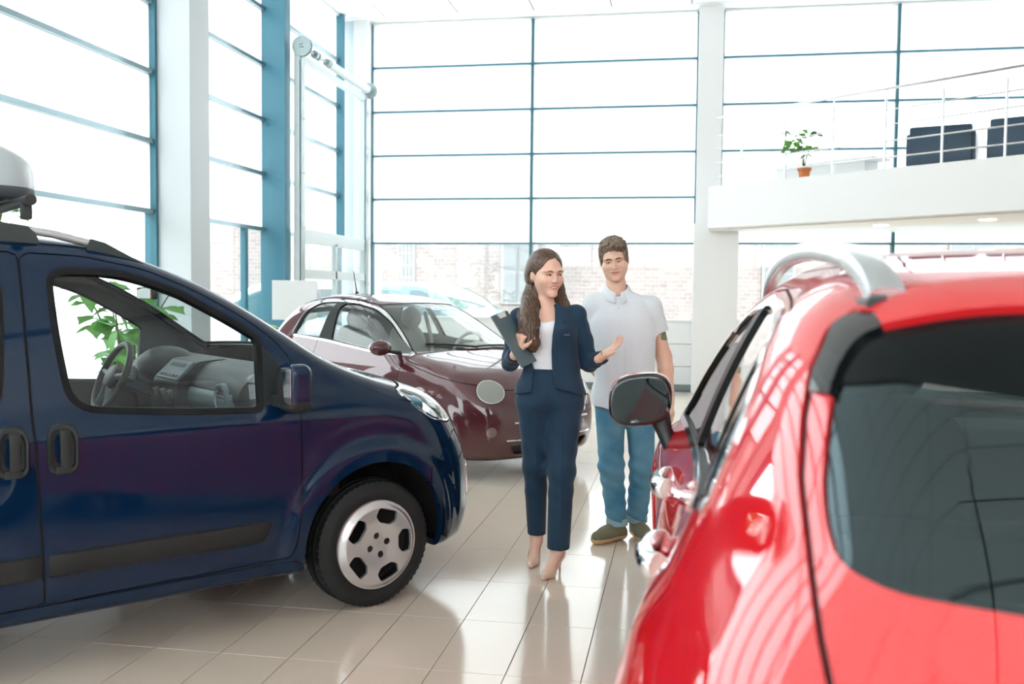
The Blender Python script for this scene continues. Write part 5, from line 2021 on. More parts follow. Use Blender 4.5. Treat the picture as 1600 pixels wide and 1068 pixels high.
# wheels
for ax in D_AX:
    for sd in (-1, 1):
        t = tyre('wheel', red, ax, sd * 0.80, 0.335, 0.335, 0.21, sd, 0.215, 90)
        hs = disc_surface(0.22, lambda r: 0.010 + 0.02 * sstep(0.2, 0.06, r), 22, 180, 0.001)
        hole = poly2(round_poly([(0.07, -0.02), (0.185, -0.060), (0.185, 0.060), (0.07, 0.02)], 0.01))
        for k in range(5):
            a = 2 * math.pi * k / 5
            ca, sa = math.cos(a), math.sin(a)
            _, hs = hs.cut(lambda V: hole(V[:, 0] * ca + V[:, 2] * sa, -V[:, 0] * sa + V[:, 2] * ca))
        place(hs.lip(0.02), (ax, sd * (0.80 + 0.085), 0.335), mirror_y=(sd < 0)).build('alloy_wheel', M['hub'], t)
# cabin
prof = round_poly([(-0.20, 1.02), (-0.48, 1.07), (-0.66, 1.05), (-0.74, 0.96), (-0.70, 0.75), (-0.6, 0.6), (-0.2, 0.6)], 0.03)
dsr = MB().prism([(a, -0.70, b) for a, b in prof], (0, 1.40, 0)).build('dashboard', M['trim_dark'], red, smooth=True, angle=30)
steering_wheel(dsr, (-0.82, 0.36, 1.0), 0.18, R(22), M['black'], M['black'])
for yy in (-0.36, 0.36):
    so_ = seat(red, -1.55, yy, 0.60, mat('black_seat', (0.015, 0.016, 0.018), 0.7), w=0.25)
    v, f = ellipsoid((-1.66, yy, 1.33), (0.055, 0.13, 0.10), 20, 12)
    MB().add(v, f).build('headrest', M['black'], so_, smooth=True, angle=80)
MB().box((-2.45, -0.62, 0.5), (-2.0, 0.62, 0.72), 0.06).build('rear_seat', M['black'], red, smooth=True)
MB().box((-2.60, -0.62, 0.66), (-2.45, 0.62, 1.14), 0.06).build('rear_seat_back', M['black'], red, smooth=True)

# ------------------------------------------------------------------ vans parked outside, behind the glazing
def parked_van(name, loc, deg, paint, label):
    o = empty(name, loc, R(deg))
    tag(o, label, 'car', 'vans parked outside')
    s = vs
    wn = []
    for sd in (-1, 1):
        for q in (fw, RW):
            w, s = s.cut(xz(q, sd))
            wn.append(w)
    w, s = s.cut(v_ws)
    for A_ in (ARCH, ARCH2):
        _, s = s.cut(xz(A_, ymin=0.5))
    s.build('body_shell', paint, o)
    dk_ = mat('far_car_glass', (0.05, 0.11, 0.13), 0.05, coat=0.5)
    for q in wn:
        q.build('window_pane', dk_, o)
    w.build('windscreen', mat('far_windscreen', (0.12, 0.16, 0.17), 0.05, coat=0.5), o)
    for ax in V_AX:
        for sd in (-1, 1):
            tyre('wheel', o, ax, sd * 0.755, 0.304, 0.304, 0.185, sd, 0.10, 48)
    return o


parked_van('parked_van', (-3.55, 17.9, -0.01), -22, mat('pale_blue_paint', (0.09, 0.20, 0.235), 0.3, coat=1.0), 'pale blue van parked outside beyond the small maroon car')
parked_van('parked_van', (-8.3, 15.7, -0.01), 200, mat('white_car_paint', (0.80, 0.80, 0.80), 0.3, coat=1.0), 'white van outside, half hidden by the blue steel post')
# ------------------------------------------------------------------ people: bodies, clothes, hair, hands
M['skin_w'] = mat('skin_fair', (0.74, 0.46, 0.35), 0.45, sss=0.12)
M['skin_m'] = mat('skin_light', (0.74, 0.46, 0.34), 0.45, sss=0.12)
M['lips'] = mat('lips', (0.58, 0.19, 0.17), 0.35)
M['lips_m'] = mat('lips_pale', (0.60, 0.27, 0.22), 0.4)
M['teeth'] = mat('teeth', (0.85, 0.83, 0.78), 0.3)
M['eye_white'] = mat('eye_white', (0.75, 0.74, 0.72), 0.2)
M['iris'] = mat('iris', (0.05, 0.03, 0.02), 0.15)
M['brow'] = mat('eyebrow', (0.055, 0.03, 0.02), 0.8)


def cone(P, a, b, ra, rb):
    a, b = np.array(a, float), np.array(b, float)
    e = b - a
    w = P - a
    t = np.clip((w @ e) / (e @ e), 0, 1)
    return np.linalg.norm(w - t[:, None] * e, axis=1) - (ra + t * (rb - ra))


def chain(P, pts, rs, k=0.02):
    d = None
    for i in range(len(pts) - 1):
        q = cone(P, pts[i], pts[i + 1], rs[i], rs[i + 1])
        d = q if d is None else smin(d, q, k)
    return d


def ell(P, c, r):
    q = (P - np.array(c)) / np.array(r)
    n = np.linalg.norm(q, axis=1)
    return (n - 1) * min(r) * (0.6 + 0.4 * n / (n + 0.2))


def sections(tab):
    """stacked elliptical sections: rows z, centre u, centre f, half width, half depth"""
    T = np.array(tab, float)
    cs_f = [curve(list(zip(T[:, 0], T[:, i])), 600, 0.012) for i in range(1, 5)]

    def f(P, grow=0.0):
        z = np.clip(P[:, 2], T[0, 0], T[-1, 0]) if T[0, 0] < T[-1, 0] else np.clip(P[:, 2], T[-1, 0], T[0, 0])
        cu, cf, hw, hd = (c(z) for c in cs_f)
        hw, hd = hw + grow, hd + grow
        x, y = (P[:, 0] - cu) / hw, (P[:, 1] - cf) / hd
        n = (np.abs(x) ** 2.3 + np.abs(y) ** 2.3 + 1e-9) ** (1 / 2.3)
        d = (n - 1) * np.minimum(hw, hd)
        lo, hi = T[:, 0].min(), T[:, 0].max()
        return np.maximum(d, np.maximum(lo - P[:, 2], P[:, 2] - hi))
    return f


def rotm(yaw, pitch, roll):
    A = Matrix.Rotation(R(-roll), 3, 'Y') @ Matrix.Rotation(R(yaw), 3, 'Z') @ Matrix.Rotation(R(pitch), 3, 'X')
    return np.array(A)


def head_sdf(Q, male):
    """canonical head: x to the viewer's right, y backwards, z up, eyes at z = 0"""
    x, y, z = Q[:, 0], Q[:, 1], Q[:, 2]
    S_ = np.c_[np.sqrt(x * x + 1e-8), y, z]
    w = 1.04 if male else 1.0
    d = ell(Q, (0, 0.012, 0.034), (0.074 * w, 0.093, 0.083))
    d = smin(d, ell(Q, (0, -0.030, -0.030), (0.062 * w, 0.060, 0.072)), 0.05)
    d = smin(d, ell(Q, (0, -0.050, -0.084), ((0.044 if male else 0.031), 0.042, 0.034)), 0.035)          # jaw
    d = smin(d, ell(S_, ((0.054 if male else 0.046), 0.000, -0.050), (0.016, 0.03, 0.03)), 0.03)                            # jaw angle
    d = smin(d, ell(Q, (0, -0.086, -0.106), (0.019, 0.013, 0.013)), 0.022)                                # chin
    d = smin(d, ell(S_, (0.038, -0.062, -0.032), (0.024, 0.022, 0.020)), 0.03)                            # cheeks
    d = smin(d, ell(S_, (0.026, -0.080, 0.020), (0.030, 0.012, (0.010 if male else 0.008))), 0.018)        # brow
    d = smax(d, -ell(S_, (0.031, -0.106, 0.000), (0.019, 0.020, 0.012)), 0.014)                            # sockets
    d = smin(d, ell(S_, (0.031, -0.074, -0.001), (0.0155, 0.0135, 0.0115)), 0.006)                         # eyelids
    d = smin(d, cone(Q, (0, -0.088, 0.006), (0, -0.106, -0.030), 0.0065, 0.0098), 0.012)                  # nose
    d = smin(d, ell(S_, (0.0095, -0.098, -0.034), (0.0075, 0.009, 0.0065)), 0.008)
    d = smin(d, ell(Q, (0, -0.0895, -0.0585), (0.026, 0.0095, 0.0055)), 0.007)                            # lips
    d = smin(d, ell(Q, (0, -0.0885, -0.0690), (0.019, 0.0095, 0.0060)), 0.006)
    d = smax(d, -ell(Q, (0, -0.101, -0.0635), (0.024, 0.008, 0.0016)), 0.003)
    e = ell(S_, (0.077 * w, 0.012, -0.012), (0.009, 0.020, 0.031))
    d = smin(d, e, 0.008)
    return d


MOUTH = poly2([(-0.0285, -0.0590), (-0.012, -0.0545), (-0.004, -0.0530), (0.0, -0.0540), (0.004, -0.0530), (0.012, -0.0545), (0.0285, -0.0590), (0.012, -0.0725), (0.0, -0.0755), (-0.012, -0.0725)], 0.003)
TEETH = poly2([(-0.021, -0.0605), (0.021, -0.0605), (0.014, -0.0665), (0, -0.0685), (-0.014, -0.0665)], 0.002)
EYE = poly2([(0.0175, -0.0030), (0.024, 0.0026), (0.032, 0.0040), (0.040, 0.0018), (0.0455, -0.0015), (0.038, -0.0052), (0.030, -0.0060), (0.022, -0.0052)], 0.002)


def make_head(root, C, Rm, male, extra, lo, hi, skin, lashes=True, look=(0.0, -0.002), open_=1.0, h=0.0045):
    """skin of head, neck and whatever extra() adds, with lips, eyes and brows as parts"""
    inv = Rm.T
    C = np.array(C)

    def loc(P):
        return (P - C) @ inv.T

    def f(P):
        d = head_sdf(loc(P), male)
        return smin(d, extra(P), 0.022)
    s = polygonize(f, lo, hi, h, 3, 8e-4)

    def front(p2):
        def g(V):
            q = loc(V)
            return np.maximum(p2(q[:, 0], q[:, 2]), q[:, 1] + 0.05)
        return g
    lips, s = s.cut(front(MOUTH))
    parts = []
    for sd in (-1, 1):
        e, s = s.cut(front(lambda u, v: EYE(sd * u, v / open_)))
        parts.append(e)
    body = s.build('body', skin, root)
    tt, lips = lips.cut(front(lambda u, v: TEETH(u, v)))
    lips.offset(0.0006).build('lips', M['lips'] if not male else M['lips_m'], body)
    if not male:
        tt.build('teeth', M['teeth'], body)
    else:
        tt.build('teeth', M['lips_m'], body)
    for sd, e in zip((-1, 1), parts):
        def ir(V):
            q = loc(V)
            return np.hypot(q[:, 0] - sd * 0.031 - look[0], q[:, 2] - look[1]) - 0.0058
        a, b = e.cut(ir)
        b.offset(-0.001).build('eye', M['eye_white'], body)
        a.offset(-0.0006).build('iris', M['iris'], body)

    def surf(x, z, up=0.0):
        ys = np.linspace(-0.14, -0.03, 300)
        q = head_sdf(np.c_[np.full(300, x), ys, np.full(300, z)], male)
        k = np.argmax(q < 0)
        return C + Rm @ np.array([x, ys[k] - up, z])
    for sd in (-1, 1):
        pts = [surf(sd * a, b, 0.0005) for a, b in ((0.013, 0.0165), (0.022, 0.0205), (0.034, 0.0215), (0.046, 0.0175))]
        MB().tube(catmull(pts, 4), [0.0022] * 4 + [0.0027] * 5 + [0.0020] * 3 + [0.0010] if not male else [0.0036] * 12 + [0.0020], 6).build('eyebrow', M['brow'], body, smooth=True)
        pts = [surf(sd * a, b * open_, 0.0004) for a, b in ((0.0175, -0.0025), (0.024, 0.0028), (0.032, 0.0043), (0.040, 0.0022), (0.0465, -0.0010))]
        MB().tube(catmull(pts, 4), (0.0024 if not male else 0.0014), 6).build('eyelash', M['brow'], body, smooth=True)
    return body, loc, surf


def hand_sdf(Q, curls, spread=0.0, thumb=(0.55, 0.80, -0.10), tcurl=0.3, sc=1.0):
    """canonical hand: wrist at 0, fingers +x, thumb side +y, palm towards -z"""
    Q = Q / sc
    d = rbox(Q, (0.046, 0, 0), (0.050, 0.036, 0.0125), 0.0120)
    d = smin(d, cone(Q, (-0.03, 0, 0), (0.02, 0, 0), 0.026, 0.024), 0.02)
    d = smin(d, ell(Q, (0.030, 0.022, -0.008), (0.030, 0.016, 0.014)), 0.015)
    base = [(0.090, 0.029, 0), (0.096, 0.0095, 0.002), (0.092, -0.0105, 0.001), (0.083, -0.0285, -0.001)]
    L = [0.070, 0.079, 0.073, 0.057]
    for i in range(4):
        p = np.array(base[i])
        a = 0.0
        sp = spread * (1.2 - 0.8 * i)
        pts, rs = [p - np.array([0.012, 0, 0])], [0.0092]
        pts.append(p)
        rs.append(0.0092)
        for j, fr in enumerate((0.44, 0.31, 0.25)):
            a += curls[i][j]
            dv = np.array([math.cos(a) * math.cos(sp), math.cos(a) * math.sin(sp), -math.sin(a)])
            p = p + dv * L[i] * fr
            pts.append(p)
            rs.append(0.0086 - 0.0010 * (j + 1))
        d = smin(d, chain(Q, pts, rs, 0.003), 0.006)
    p = np.array([0.022, 0.030, -0.006])
    dv = np.array(thumb, float)
    dv /= np.linalg.norm(dv)
    pts, rs = [p], [0.0125]
    for j, l in enumerate((0.040, 0.031, 0.024)):
        p = p + dv * l
        pts.append(p)
        rs.append((0.0115, 0.0098, 0.0080)[j])
        dv = dv + np.array([0.55, -0.35, -0.35]) * tcurl
        dv /= np.linalg.norm(dv)
    d = smin(d, chain(Q, pts, rs, 0.004), 0.008)
    return d * sc


def make_hand(parent, wrist, xd, palm, thumb_side, curls, skin, **kw):
    """xd: finger direction, palm: direction the palm faces, thumb_side +1/-1 (mirror)"""
    x = np.array(xd, float)
    x /= np.linalg.norm(x)
    z = -np.array(palm, float)
    z -= x * (z @ x)
    z /= np.linalg.norm(z)
    y = np.cross(z, x) * thumb_side
    A = np.c_[x, y, z]
    w = np.array(wrist, float)
    f = lambda P: hand_sdf((P - w) @ A, curls, **kw)
    c = w + x * 0.075
    s = polygonize(f, c - 0.15, c + 0.15, 0.0038, 2, 6e-4)
    return s.build('hand', skin, parent)


# ================================================================== the woman
WA = (-0.668, 5.061, 0.0)
wom = empty('person', WA, R(YAW))
tag(wom, 'woman in a navy trouser suit and white top walking with one palm held out', 'person')
M['suit'] = mat('navy_suit_cloth', (0.0022, 0.026, 0.060), 0.8, bump=(700, 0.25, 0.0008), sheen=0.08)
M['white_top'] = mat('white_jersey', (0.74, 0.76, 0.80), 0.8, bump=(18, 0.25, 0.004))
wt = sections([(0.960, -0.008, 0.005, 0.190, 0.128), (1.02, -0.006, 0.005, 0.176, 0.122), (1.10, 0.000, 0.0, 0.148, 0.108), (1.19, 0.002, 0.0, 0.134, 0.102), (1.26, -0.010, -0.005, 0.142, 0.112),
               (1.315, -0.020, -0.010, 0.152, 0.122), (1.37, -0.026, 0.0, 0.158, 0.105), (1.42, -0.034, 0.012, 0.115, 0.075), (1.46, -0.045, 0.020, 0.055, 0.050)])
W_SH = {'R': (-0.175, 0.005, 1.368), 'L': (0.128, 0.005, 1.392)}
W_EL = {'R': (-0.222, 0.045, 1.130), 'L': (0.205, 0.035, 1.135)}
W_WR = {'R': (-0.196, -0.115, 1.190), 'L': (0.268, -0.105, 1.172)}


def w_jacket(P):
    d = wt(P, 0.004)
    d = smin(d, cone(P, W_SH['R'], W_SH['L'], 0.046, 0.046), 0.05)
    for k in 'RL':
        s_, e_, w_ = (np.array(q[k]) for q in (W_SH, W_EL, W_WR))
        a = chain(P, [s_, s_ + (e_ - s_) * 0.5, e_, e_ + (w_ - e_) * 0.92], [0.053, 0.050, 0.046, 0.037], 0.02)
        a = np.maximum(a, ((P - (e_ + (w_ - e_) * 0.90)) @ ((w_ - e_) / np.linalg.norm(w_ - e_))))
        d = smin(d, a, 0.022)
    hem = 0.985 + 0.02 * np.cos((P[:, 0] + 0.01) / 0.2 * 3.0)
    d = smax(d, hem - P[:, 2], 0.008)
    d = d + 0.0022 * np.sin(P[:, 2] * 46 + P[:, 0] * 22) * sstep(1.3, 1.1, P[:, 2]) + 0.002 * np.sin(P[:, 2] * 70 - P[:, 1] * 60) * sstep(0.15, 0.2, np.abs(P[:, 0] + 0.01))
    return d


ws_ = polygonize(w_jacket, (-0.33, -0.24, 0.94), (0.34, 0.20, 1.50), 0.0075)
OPEN = poly2([(-0.056, 1.52), (-0.060, 1.43), (-0.112, 1.375), (-0.126, 1.30), (-0.128, 1.22), (-0.118, 1.16), (-0.098, 1.11), (-0.120, 0.90), (0.030, 0.90), (0.012, 1.06), (-0.002, 1.11), (-0.006, 1.20),
              (-0.002, 1.29), (0.010, 1.36), (0.012, 1.43), (-0.020, 1.52)], 0.01)
front = lambda p2: (lambda V: np.maximum(p2(V[:, 0], V[:, 2]), V[:, 1] + 0.0))
_, ws_ = ws_.cut(front(OPEN))
NECK = lambda V: np.maximum(np.hypot(V[:, 0] + 0.040, (V[:, 1] - 0.012)) - 0.072, 1.405 - V[:, 2])
_, ws_ = ws_.cut(NECK)
LAP = poly2([(0.006, 1.30), (0.010, 1.43), (0.034, 1.445), (0.064, 1.36), (0.046, 1.348), (0.070, 1.335), (0.036, 1.24), (0.0, 1.165), (-0.010, 1.20)])
LAP2 = poly2([(-0.056, 1.45), (-0.085, 1.44), (-0.150, 1.35), (-0.132, 1.345), (-0.152, 1.325), (-0.142, 1.23), (-0.124, 1.16), (-0.116, 1.20), (-0.118, 1.30), (-0.105, 1.375)])
lap, _ = ws_.cut(front(LAP))
lap2, _ = ws_.cut(front(LAP2))
jk = ws_.slab(0.004).build('jacket', M['suit'], wom)
lap.offset(0.009).lip(0.012).build('lapel', M['suit'], jk)
lap2.offset(0.009).lip(0.012).build('lapel', M['suit'], jk)
MB().box((0.052, -0.1235, 1.286), (0.086, -0.119, 1.291)).build('pocket_welt', mat('piping', (0.10, 0.16, 0.24), 0.6), jk)

# white top
w_top = lambda P: smax(wt(P, -0.009), P[:, 2] - (1.352 + 0.02 * np.abs(P[:, 0] + 0.045) / 0.1 - 0.9 * np.maximum(P[:, 1] + 0.02, 0) * 0), 0.004)
polygonize(lambda P: smax(w_top(P) + 0.0012 * np.sin(P[:, 2] * 90 + 30 * P[:, 0]) * sstep(1.25, 1.12, P[:, 2]), 1.06 - P[:, 2], 0.01), (-0.22, -0.16, 1.03), (0.2, 0.16, 1.42), 0.008).build('top', M['white_top'], wom)

# trousers
wl = sections([(0.80, -0.010, 0.01, 0.165, 0.115), (0.88, -0.010, 0.01, 0.172, 0.120), (0.96, -0.008, 0.005, 0.168, 0.114), (1.03, -0.006, 0.0, 0.155, 0.110), (1.105, -0.002, 0.0, 0.146, 0.107)])
W_HIP = {'R': (-0.092, 0.01, 0.90), 'L': (0.078, 0.0, 0.90)}
W_KN = {'R': (-0.080, 0.045, 0.580), 'L': (0.058, -0.055, 0.560)}
W_AN = {'R': (-0.064, 0.175, 0.150), 'L': (0.046, -0.035, 0.130)}


def w_trous(P):
    d = smax(wl(P), 0.90 - P[:, 2], 0.06)
    for k, rk, rc, zc in (('R', 0.066, 0.050, 0.165), ('L', 0.070, 0.060, 0.140)):
        a = chain(P, [W_HIP[k], W_KN[k], W_AN[k]], [0.089, rk, rc], 0.03)
        a = smax(a, zc - P[:, 2], 0.004)
        d = smin(d, a, 0.06)
    d = d + 0.0022 * np.sin(P[:, 2] * 55 + P[:, 0] * 40) * sstep(0.25, 0.12, np.abs(P[:, 2] - 0.58)) - 0.004 * np.exp(-((P[:, 0] - np.where(P[:, 0] > -0.01, 0.055, -0.078)) / 0.006) ** 2) * (P[:, 1] < 0.0) * sstep(0.9, 0.8, P[:, 2])
    return d


tr_ = polygonize(w_trous, (-0.22, -0.18, 0.10), (0.2, 0.28, 1.14), 0.0085)
tr_.build('trousers', M['suit'], wom)
MB().box((-0.030, -0.106, 1.06), (-0.010, -0.098, 1.10), 0.003).build('waist_button', M['suit'], wom)

# head, neck and chest
WC, WRm = (-0.034, -0.004, 1.612), rotm(27, 9, 2)


def w_extra(P):
    d = chain(P, [(-0.040, 0.010, 1.545), (-0.046, 0.016, 1.47), (-0.042, 0.012, 1.40)], [0.047, 0.048, 0.062], 0.02)
    ch_ = smax(wt(P, -0.012), 1.31 - P[:, 2], 0.01)
    d = smin(d, ch_, 0.03)
    return d


wb_, wloc, wsurf = make_head(wom, WC, WRm, False, w_extra, (-0.21, -0.17, 1.30), (0.14, 0.16, 1.76), M['skin_w'], look=(0.004, -0.004), open_=0.85)
# hands
gesture = [(0.10, 0.15, 0.12), (0.18, 0.22, 0.15), (0.25, 0.28, 0.2), (0.32, 0.3, 0.2)]
make_hand(wb_, (0.262, -0.100, 1.178), (0.72, -0.35, 0.60), (-0.45, -0.25, 0.75), 1, gesture, M['skin_w'], spread=0.10, thumb=(0.75, 0.60, 0.05), tcurl=0.15, sc=0.92)
fist = [(1.0, 1.35, 0.8), (1.05, 1.35, 0.8), (1.05, 1.35, 0.8), (1.05, 1.35, 0.8)]
make_hand(wb_, (-0.192, -0.135, 1.205), (0.30, -0.25, 0.92), (0.80, 0.55, -0.1), -1, fist, M['skin_w'], thumb=(0.80, 0.35, -0.45), tcurl=0.55, sc=0.95)
br_c = np.array([0.272, -0.112, 1.187])
ax_ = np.array([0.72, -0.35, 0.60]) / np.linalg.norm([0.72, -0.35, 0.60])
u_ = np.cross(ax_, [0, 0, 1.0])
u_ /= np.linalg.norm(u_)
v_ = np.cross(ax_, u_)
MB().tube([br_c + 0.0275 * (math.cos(t) * u_ + math.sin(t) * v_) for t in np.linspace(0, 2 * math.pi, 28, endpoint=False)], 0.0045, 8, closed=True).build('bracelet', mat('gold', (0.80, 0.55, 0.22), 0.2, metal=1.0), wb_, smooth=True)
# hair: shaped cap drawn back, then long wavy locks
M['hair_w'] = hair_mat('brown_hair', (0.040, 0.020, 0.012), (0.150, 0.088, 0.055))


def w_hair(P):
    q = wloc(P)
    d = ell(q, (0, 0.020, 0.040), (0.089, 0.105, 0.090))
    d = smin(d, ell(q, (-0.050, 0.050, -0.02), (0.045, 0.065, 0.07)), 0.03)
    d = smin(d, ell(q, (0.050, 0.055, -0.02), (0.038, 0.060, 0.07)), 0.03)
    face = smin(ell(q, (0.0, -0.080, -0.034), (0.066, 0.085, 0.104)), cone(q, (0, -0.10, 0.03), (0, -0.10, -0.12), 0.058, 0.055), 0.02)
    d = smax(d, -face, 0.012)
    ear = ell(np.c_[np.abs(q[:, 0]), q[:, 1], q[:, 2]], (0.092, 0.006, -0.022), (0.028, 0.022, 0.028))
    d = smax(d, -ear, 0.008)
    part = np.exp(-((q[:, 0] - 0.012) / 0.006) ** 2) * sstep(0.03, -0.02, q[:, 1]) * 0.004
    strand = 0.0004 * np.sin((q[:, 2] * 1.0 - 0.35 * q[:, 1]) * 300 + 60 * q[:, 0])
    return d + strand + part


hc_ = polygonize(w_hair, (-0.17, -0.13, 1.46), (0.11, 0.17, 1.76), 0.0052, 2)
ho_ = hc_.build('hair', M['hair_w'], wom)
# the long part: a soft wavy mass over her right shoulder and a smaller one behind the left, with fine strands on top
W_M1 = catmull([(-0.070, 0.040, 1.600), (-0.098, 0.030, 1.520), (-0.118, -0.020, 1.440), (-0.126, -0.090, 1.370), (-0.128, -0.125, 1.310), (-0.116, -0.130, 1.255), (-0.098, -0.128, 1.205)], 3)
W_R1 = np.interp(np.linspace(0, 1, len(W_M1)), [0, 0.15, 0.45, 0.75, 0.9, 1.0], [0.040, 0.043, 0.048, 0.044, 0.030, 0.008])
W_M2 = catmull([(0.010, 0.070, 1.600), (0.030, 0.070, 1.520), (0.048, 0.030, 1.450), (0.062, -0.020, 1.400), (0.070, -0.045, 1.360)], 3)
W_R2 = np.interp(np.linspace(0, 1, len(W_M2)), [0, 0.4, 0.8, 1.0], [0.034, 0.034, 0.024, 0.006])


def w_mass(P):
    d = smin(chain(P, W_M1, W_R1, 0.02), chain(P, W_M2, W_R2, 0.02), 0.01)
    wv = np.sin(P[:, 2] * 62 + 1.0)
    a = (P[:, 0] + 0.010 * wv) * 1.0 + P[:, 1] * 0.8
    return d + 0.0030 * np.sin(a * 330) * (0.6 + 0.4 * np.sin(P[:, 2] * 30)) + 0.0016 * np.sin(P[:, 2] * 62 + P[:, 0] * 30)


hm_ = polygonize(w_mass, (-0.21, -0.22, 1.17), (0.13, 0.14, 1.66), 0.0055, 2)
for pc_ in hm_.pieces(200):
    pc_.build('long_hair', M['hair_w'], ho_)
lk = MB()
rg_ = np.random.default_rng(4)
for MP, RP, cnt in ((W_M1, W_R1, 130), (W_M2, W_R2, 45)):
    n_ = len(MP)
    for k in range(cnt):
        th = rg_.uniform(0, 2 * math.pi)
        ph = rg_.uniform(-0.5, 0.5)
        end = rg_.uniform(0.72, 1.0)
        pts, rr = [], []
        for i in range(26):
            s_ = i / 25 * end
            q = s_ * (n_ - 1)
            a_ = min(int(q), n_ - 2)
            c = MP[a_] + (MP[a_ + 1] - MP[a_]) * (q - a_)
            rad = RP[a_] + (RP[a_ + 1] - RP[a_]) * (q - a_)
            w_ = 0.011 * math.sin(c[2] * 62 + ph) * sstep(0.1, 0.4, np.array([s_]))[0]
            t2 = th + 0.5 * math.sin(3 * s_ + ph)
            pts.append((c[0] + (rad + 0.004) * math.cos(t2) + w_, c[1] + (rad + 0.004) * math.sin(t2), c[2] + 0.0))
            rr.append(0.0034 * (1 - 0.7 * (i / 25) ** 3))
        lk.tube(pts, rr, 5)
for dx, b in ((0.0, 1.225), (0.014, 1.245)):
    pts = [(-0.100 + dx + 0.022 * s_ + 0.016 * math.sin(5.0 * s_ + 1.2) * s_, -0.098 - 0.036 * math.sin(2.2 * s_), 1.42 + (b - 1.42) * s_) for s_ in np.linspace(0, 1, 18)]
    lk.tube(pts, [0.0045 * (1 - 0.8 * s_ ** 2) for s_ in np.linspace(0, 1, 18)], 6)
lo_ = lk.build('hair_locks', M['hair_w'], ho_, smooth=True, angle=80)
lo_['kind'] = 'stuff'

# feet in nude pumps
M['nude'] = mat('nude_leather', (0.70, 0.47, 0.36), 0.28, coat=0.3)


def pump(an, heel, toe, up):
    """an: ankle, heel / toe: floor points below the heel and at the toe tip"""
    an, heel, toe = (np.array(q, float) for q in (an, heel, toe))
    dirn = (toe - heel) / np.linalg.norm(toe - heel)
    hl = heel + np.array([0, 0, up + 0.022])
    ball = toe - dirn * 0.078 + np.array([0, 0, 0.020])
    tip = toe - dirn * 0.014 + np.array([0, 0, 0.013])
    foot = lambda P: smin(smin(chain(P, [an + np.array([0, 0, 0.09]), an, hl], [0.034, 0.031, 0.027], 0.02), chain(P, [an, ball + np.array([0, 0, 0.008])], [0.028, 0.024], 0.02), 0.03),
                          chain(P, [hl, ball, tip], [0.025, 0.027, 0.012], 0.02), 0.03)
    lo = np.minimum(np.minimum(heel, toe), an) - 0.06
    hi = np.maximum(np.maximum(heel, toe), an) + 0.13
    lo[2] = -0.02
    ft = polygonize(lambda P: smax(foot(P), 0.004 - P[:, 2], 0.004), lo, hi, 0.0055)
    ft.build('foot', M['skin_w'], wb_)
    s = polygonize(lambda P: smax(foot(P) - 0.0035, 0.0015 - P[:, 2], 0.004), lo, hi, 0.0055)

    def topline(V):
        q = V - heel
        a = q @ dirn
        L = np.linalg.norm(toe - heel)
        base = up + 0.062 - (up + 0.028) * np.clip(a / (L - 0.06), 0, 1)
        return np.where(a > L - 0.062, -0.01 - 0 * a, q[:, 2] - base) + 0.0
    sh, _ = s.cut(lambda V: np.minimum(V[:, 2] - heel[2] - (up + 0.058 - (up + 0.030) * np.clip(((V - heel) @ dirn) / 0.13, 0, 1)), (np.linalg.norm(toe - heel) - 0.066) - (V - heel) @ dirn))
    so = sh.slab(0.002).build('shoe', M['nude'], wom)
    MB().tube([hl + np.array([0, 0, -0.012]) - dirn * 0.012, heel + np.array([0, 0, 0.03]) - dirn * 0.016, heel + np.array([0, 0, 0.0]) - dirn * 0.014], [0.016, 0.006, 0.005], 10).build('stiletto_heel', M['nude'], so, smooth=True)


pump((0.044, -0.030, 0.125), (0.052, 0.010, 0.0), (-0.042, -0.165, 0.0), 0.072)
pump((-0.066, 0.180, 0.150), (-0.058, 0.235, 0.0), (-0.100, 0.055, 0.0), 0.090)

# clipboard, held against her side
cb_ = empty('clipboard', WA, R(YAW))
tag(cb_, 'dark grey clipboard with a metal clip in the hand of the woman', 'clipboard')
c0, c1, c2, c3 = (np.array(q) for q in ((-0.322, -0.215, 1.385), (-0.240, -0.055, 1.412), (-0.084, -0.130, 1.155), (-0.160, -0.275, 1.128)))
nn = np.cross(c1 - c0, c3 - c0)
nn /= np.linalg.norm(nn)
MB().prism([c0, c1, c2, c3], nn * 0.006).build('board', mat('grey_board', (0.10, 0.15, 0.17), 0.45), cb_)
ux, uy = (c1 - c0), (c3 - c0)


def on_board(a, b, h):
    return c0 + ux * a + uy * b - nn * h


for q_, nm in ((1, 'clip'), (-1, 'clip_back')):
    hh = 0.002 if q_ > 0 else -0.008
    MB().prism([on_board(a, b, hh) for a, b in ((0.30, 0.015), (0.75, 0.015), (0.70, 0.10), (0.36, 0.10))], -nn * 0.006 * q_).build(nm, M['white_metal'], cb_)
MB().prism([c0 + nn * 0.006 + uy * 0.985 - ux * 0.0, c1 + nn * 0.006 + uy * 0.985, c1 + nn * 0.0075 + uy * 1.0, c0 + nn * 0.0075 + uy * 1.0], nn * 0.002).build('edge_trim', M['black'], cb_)

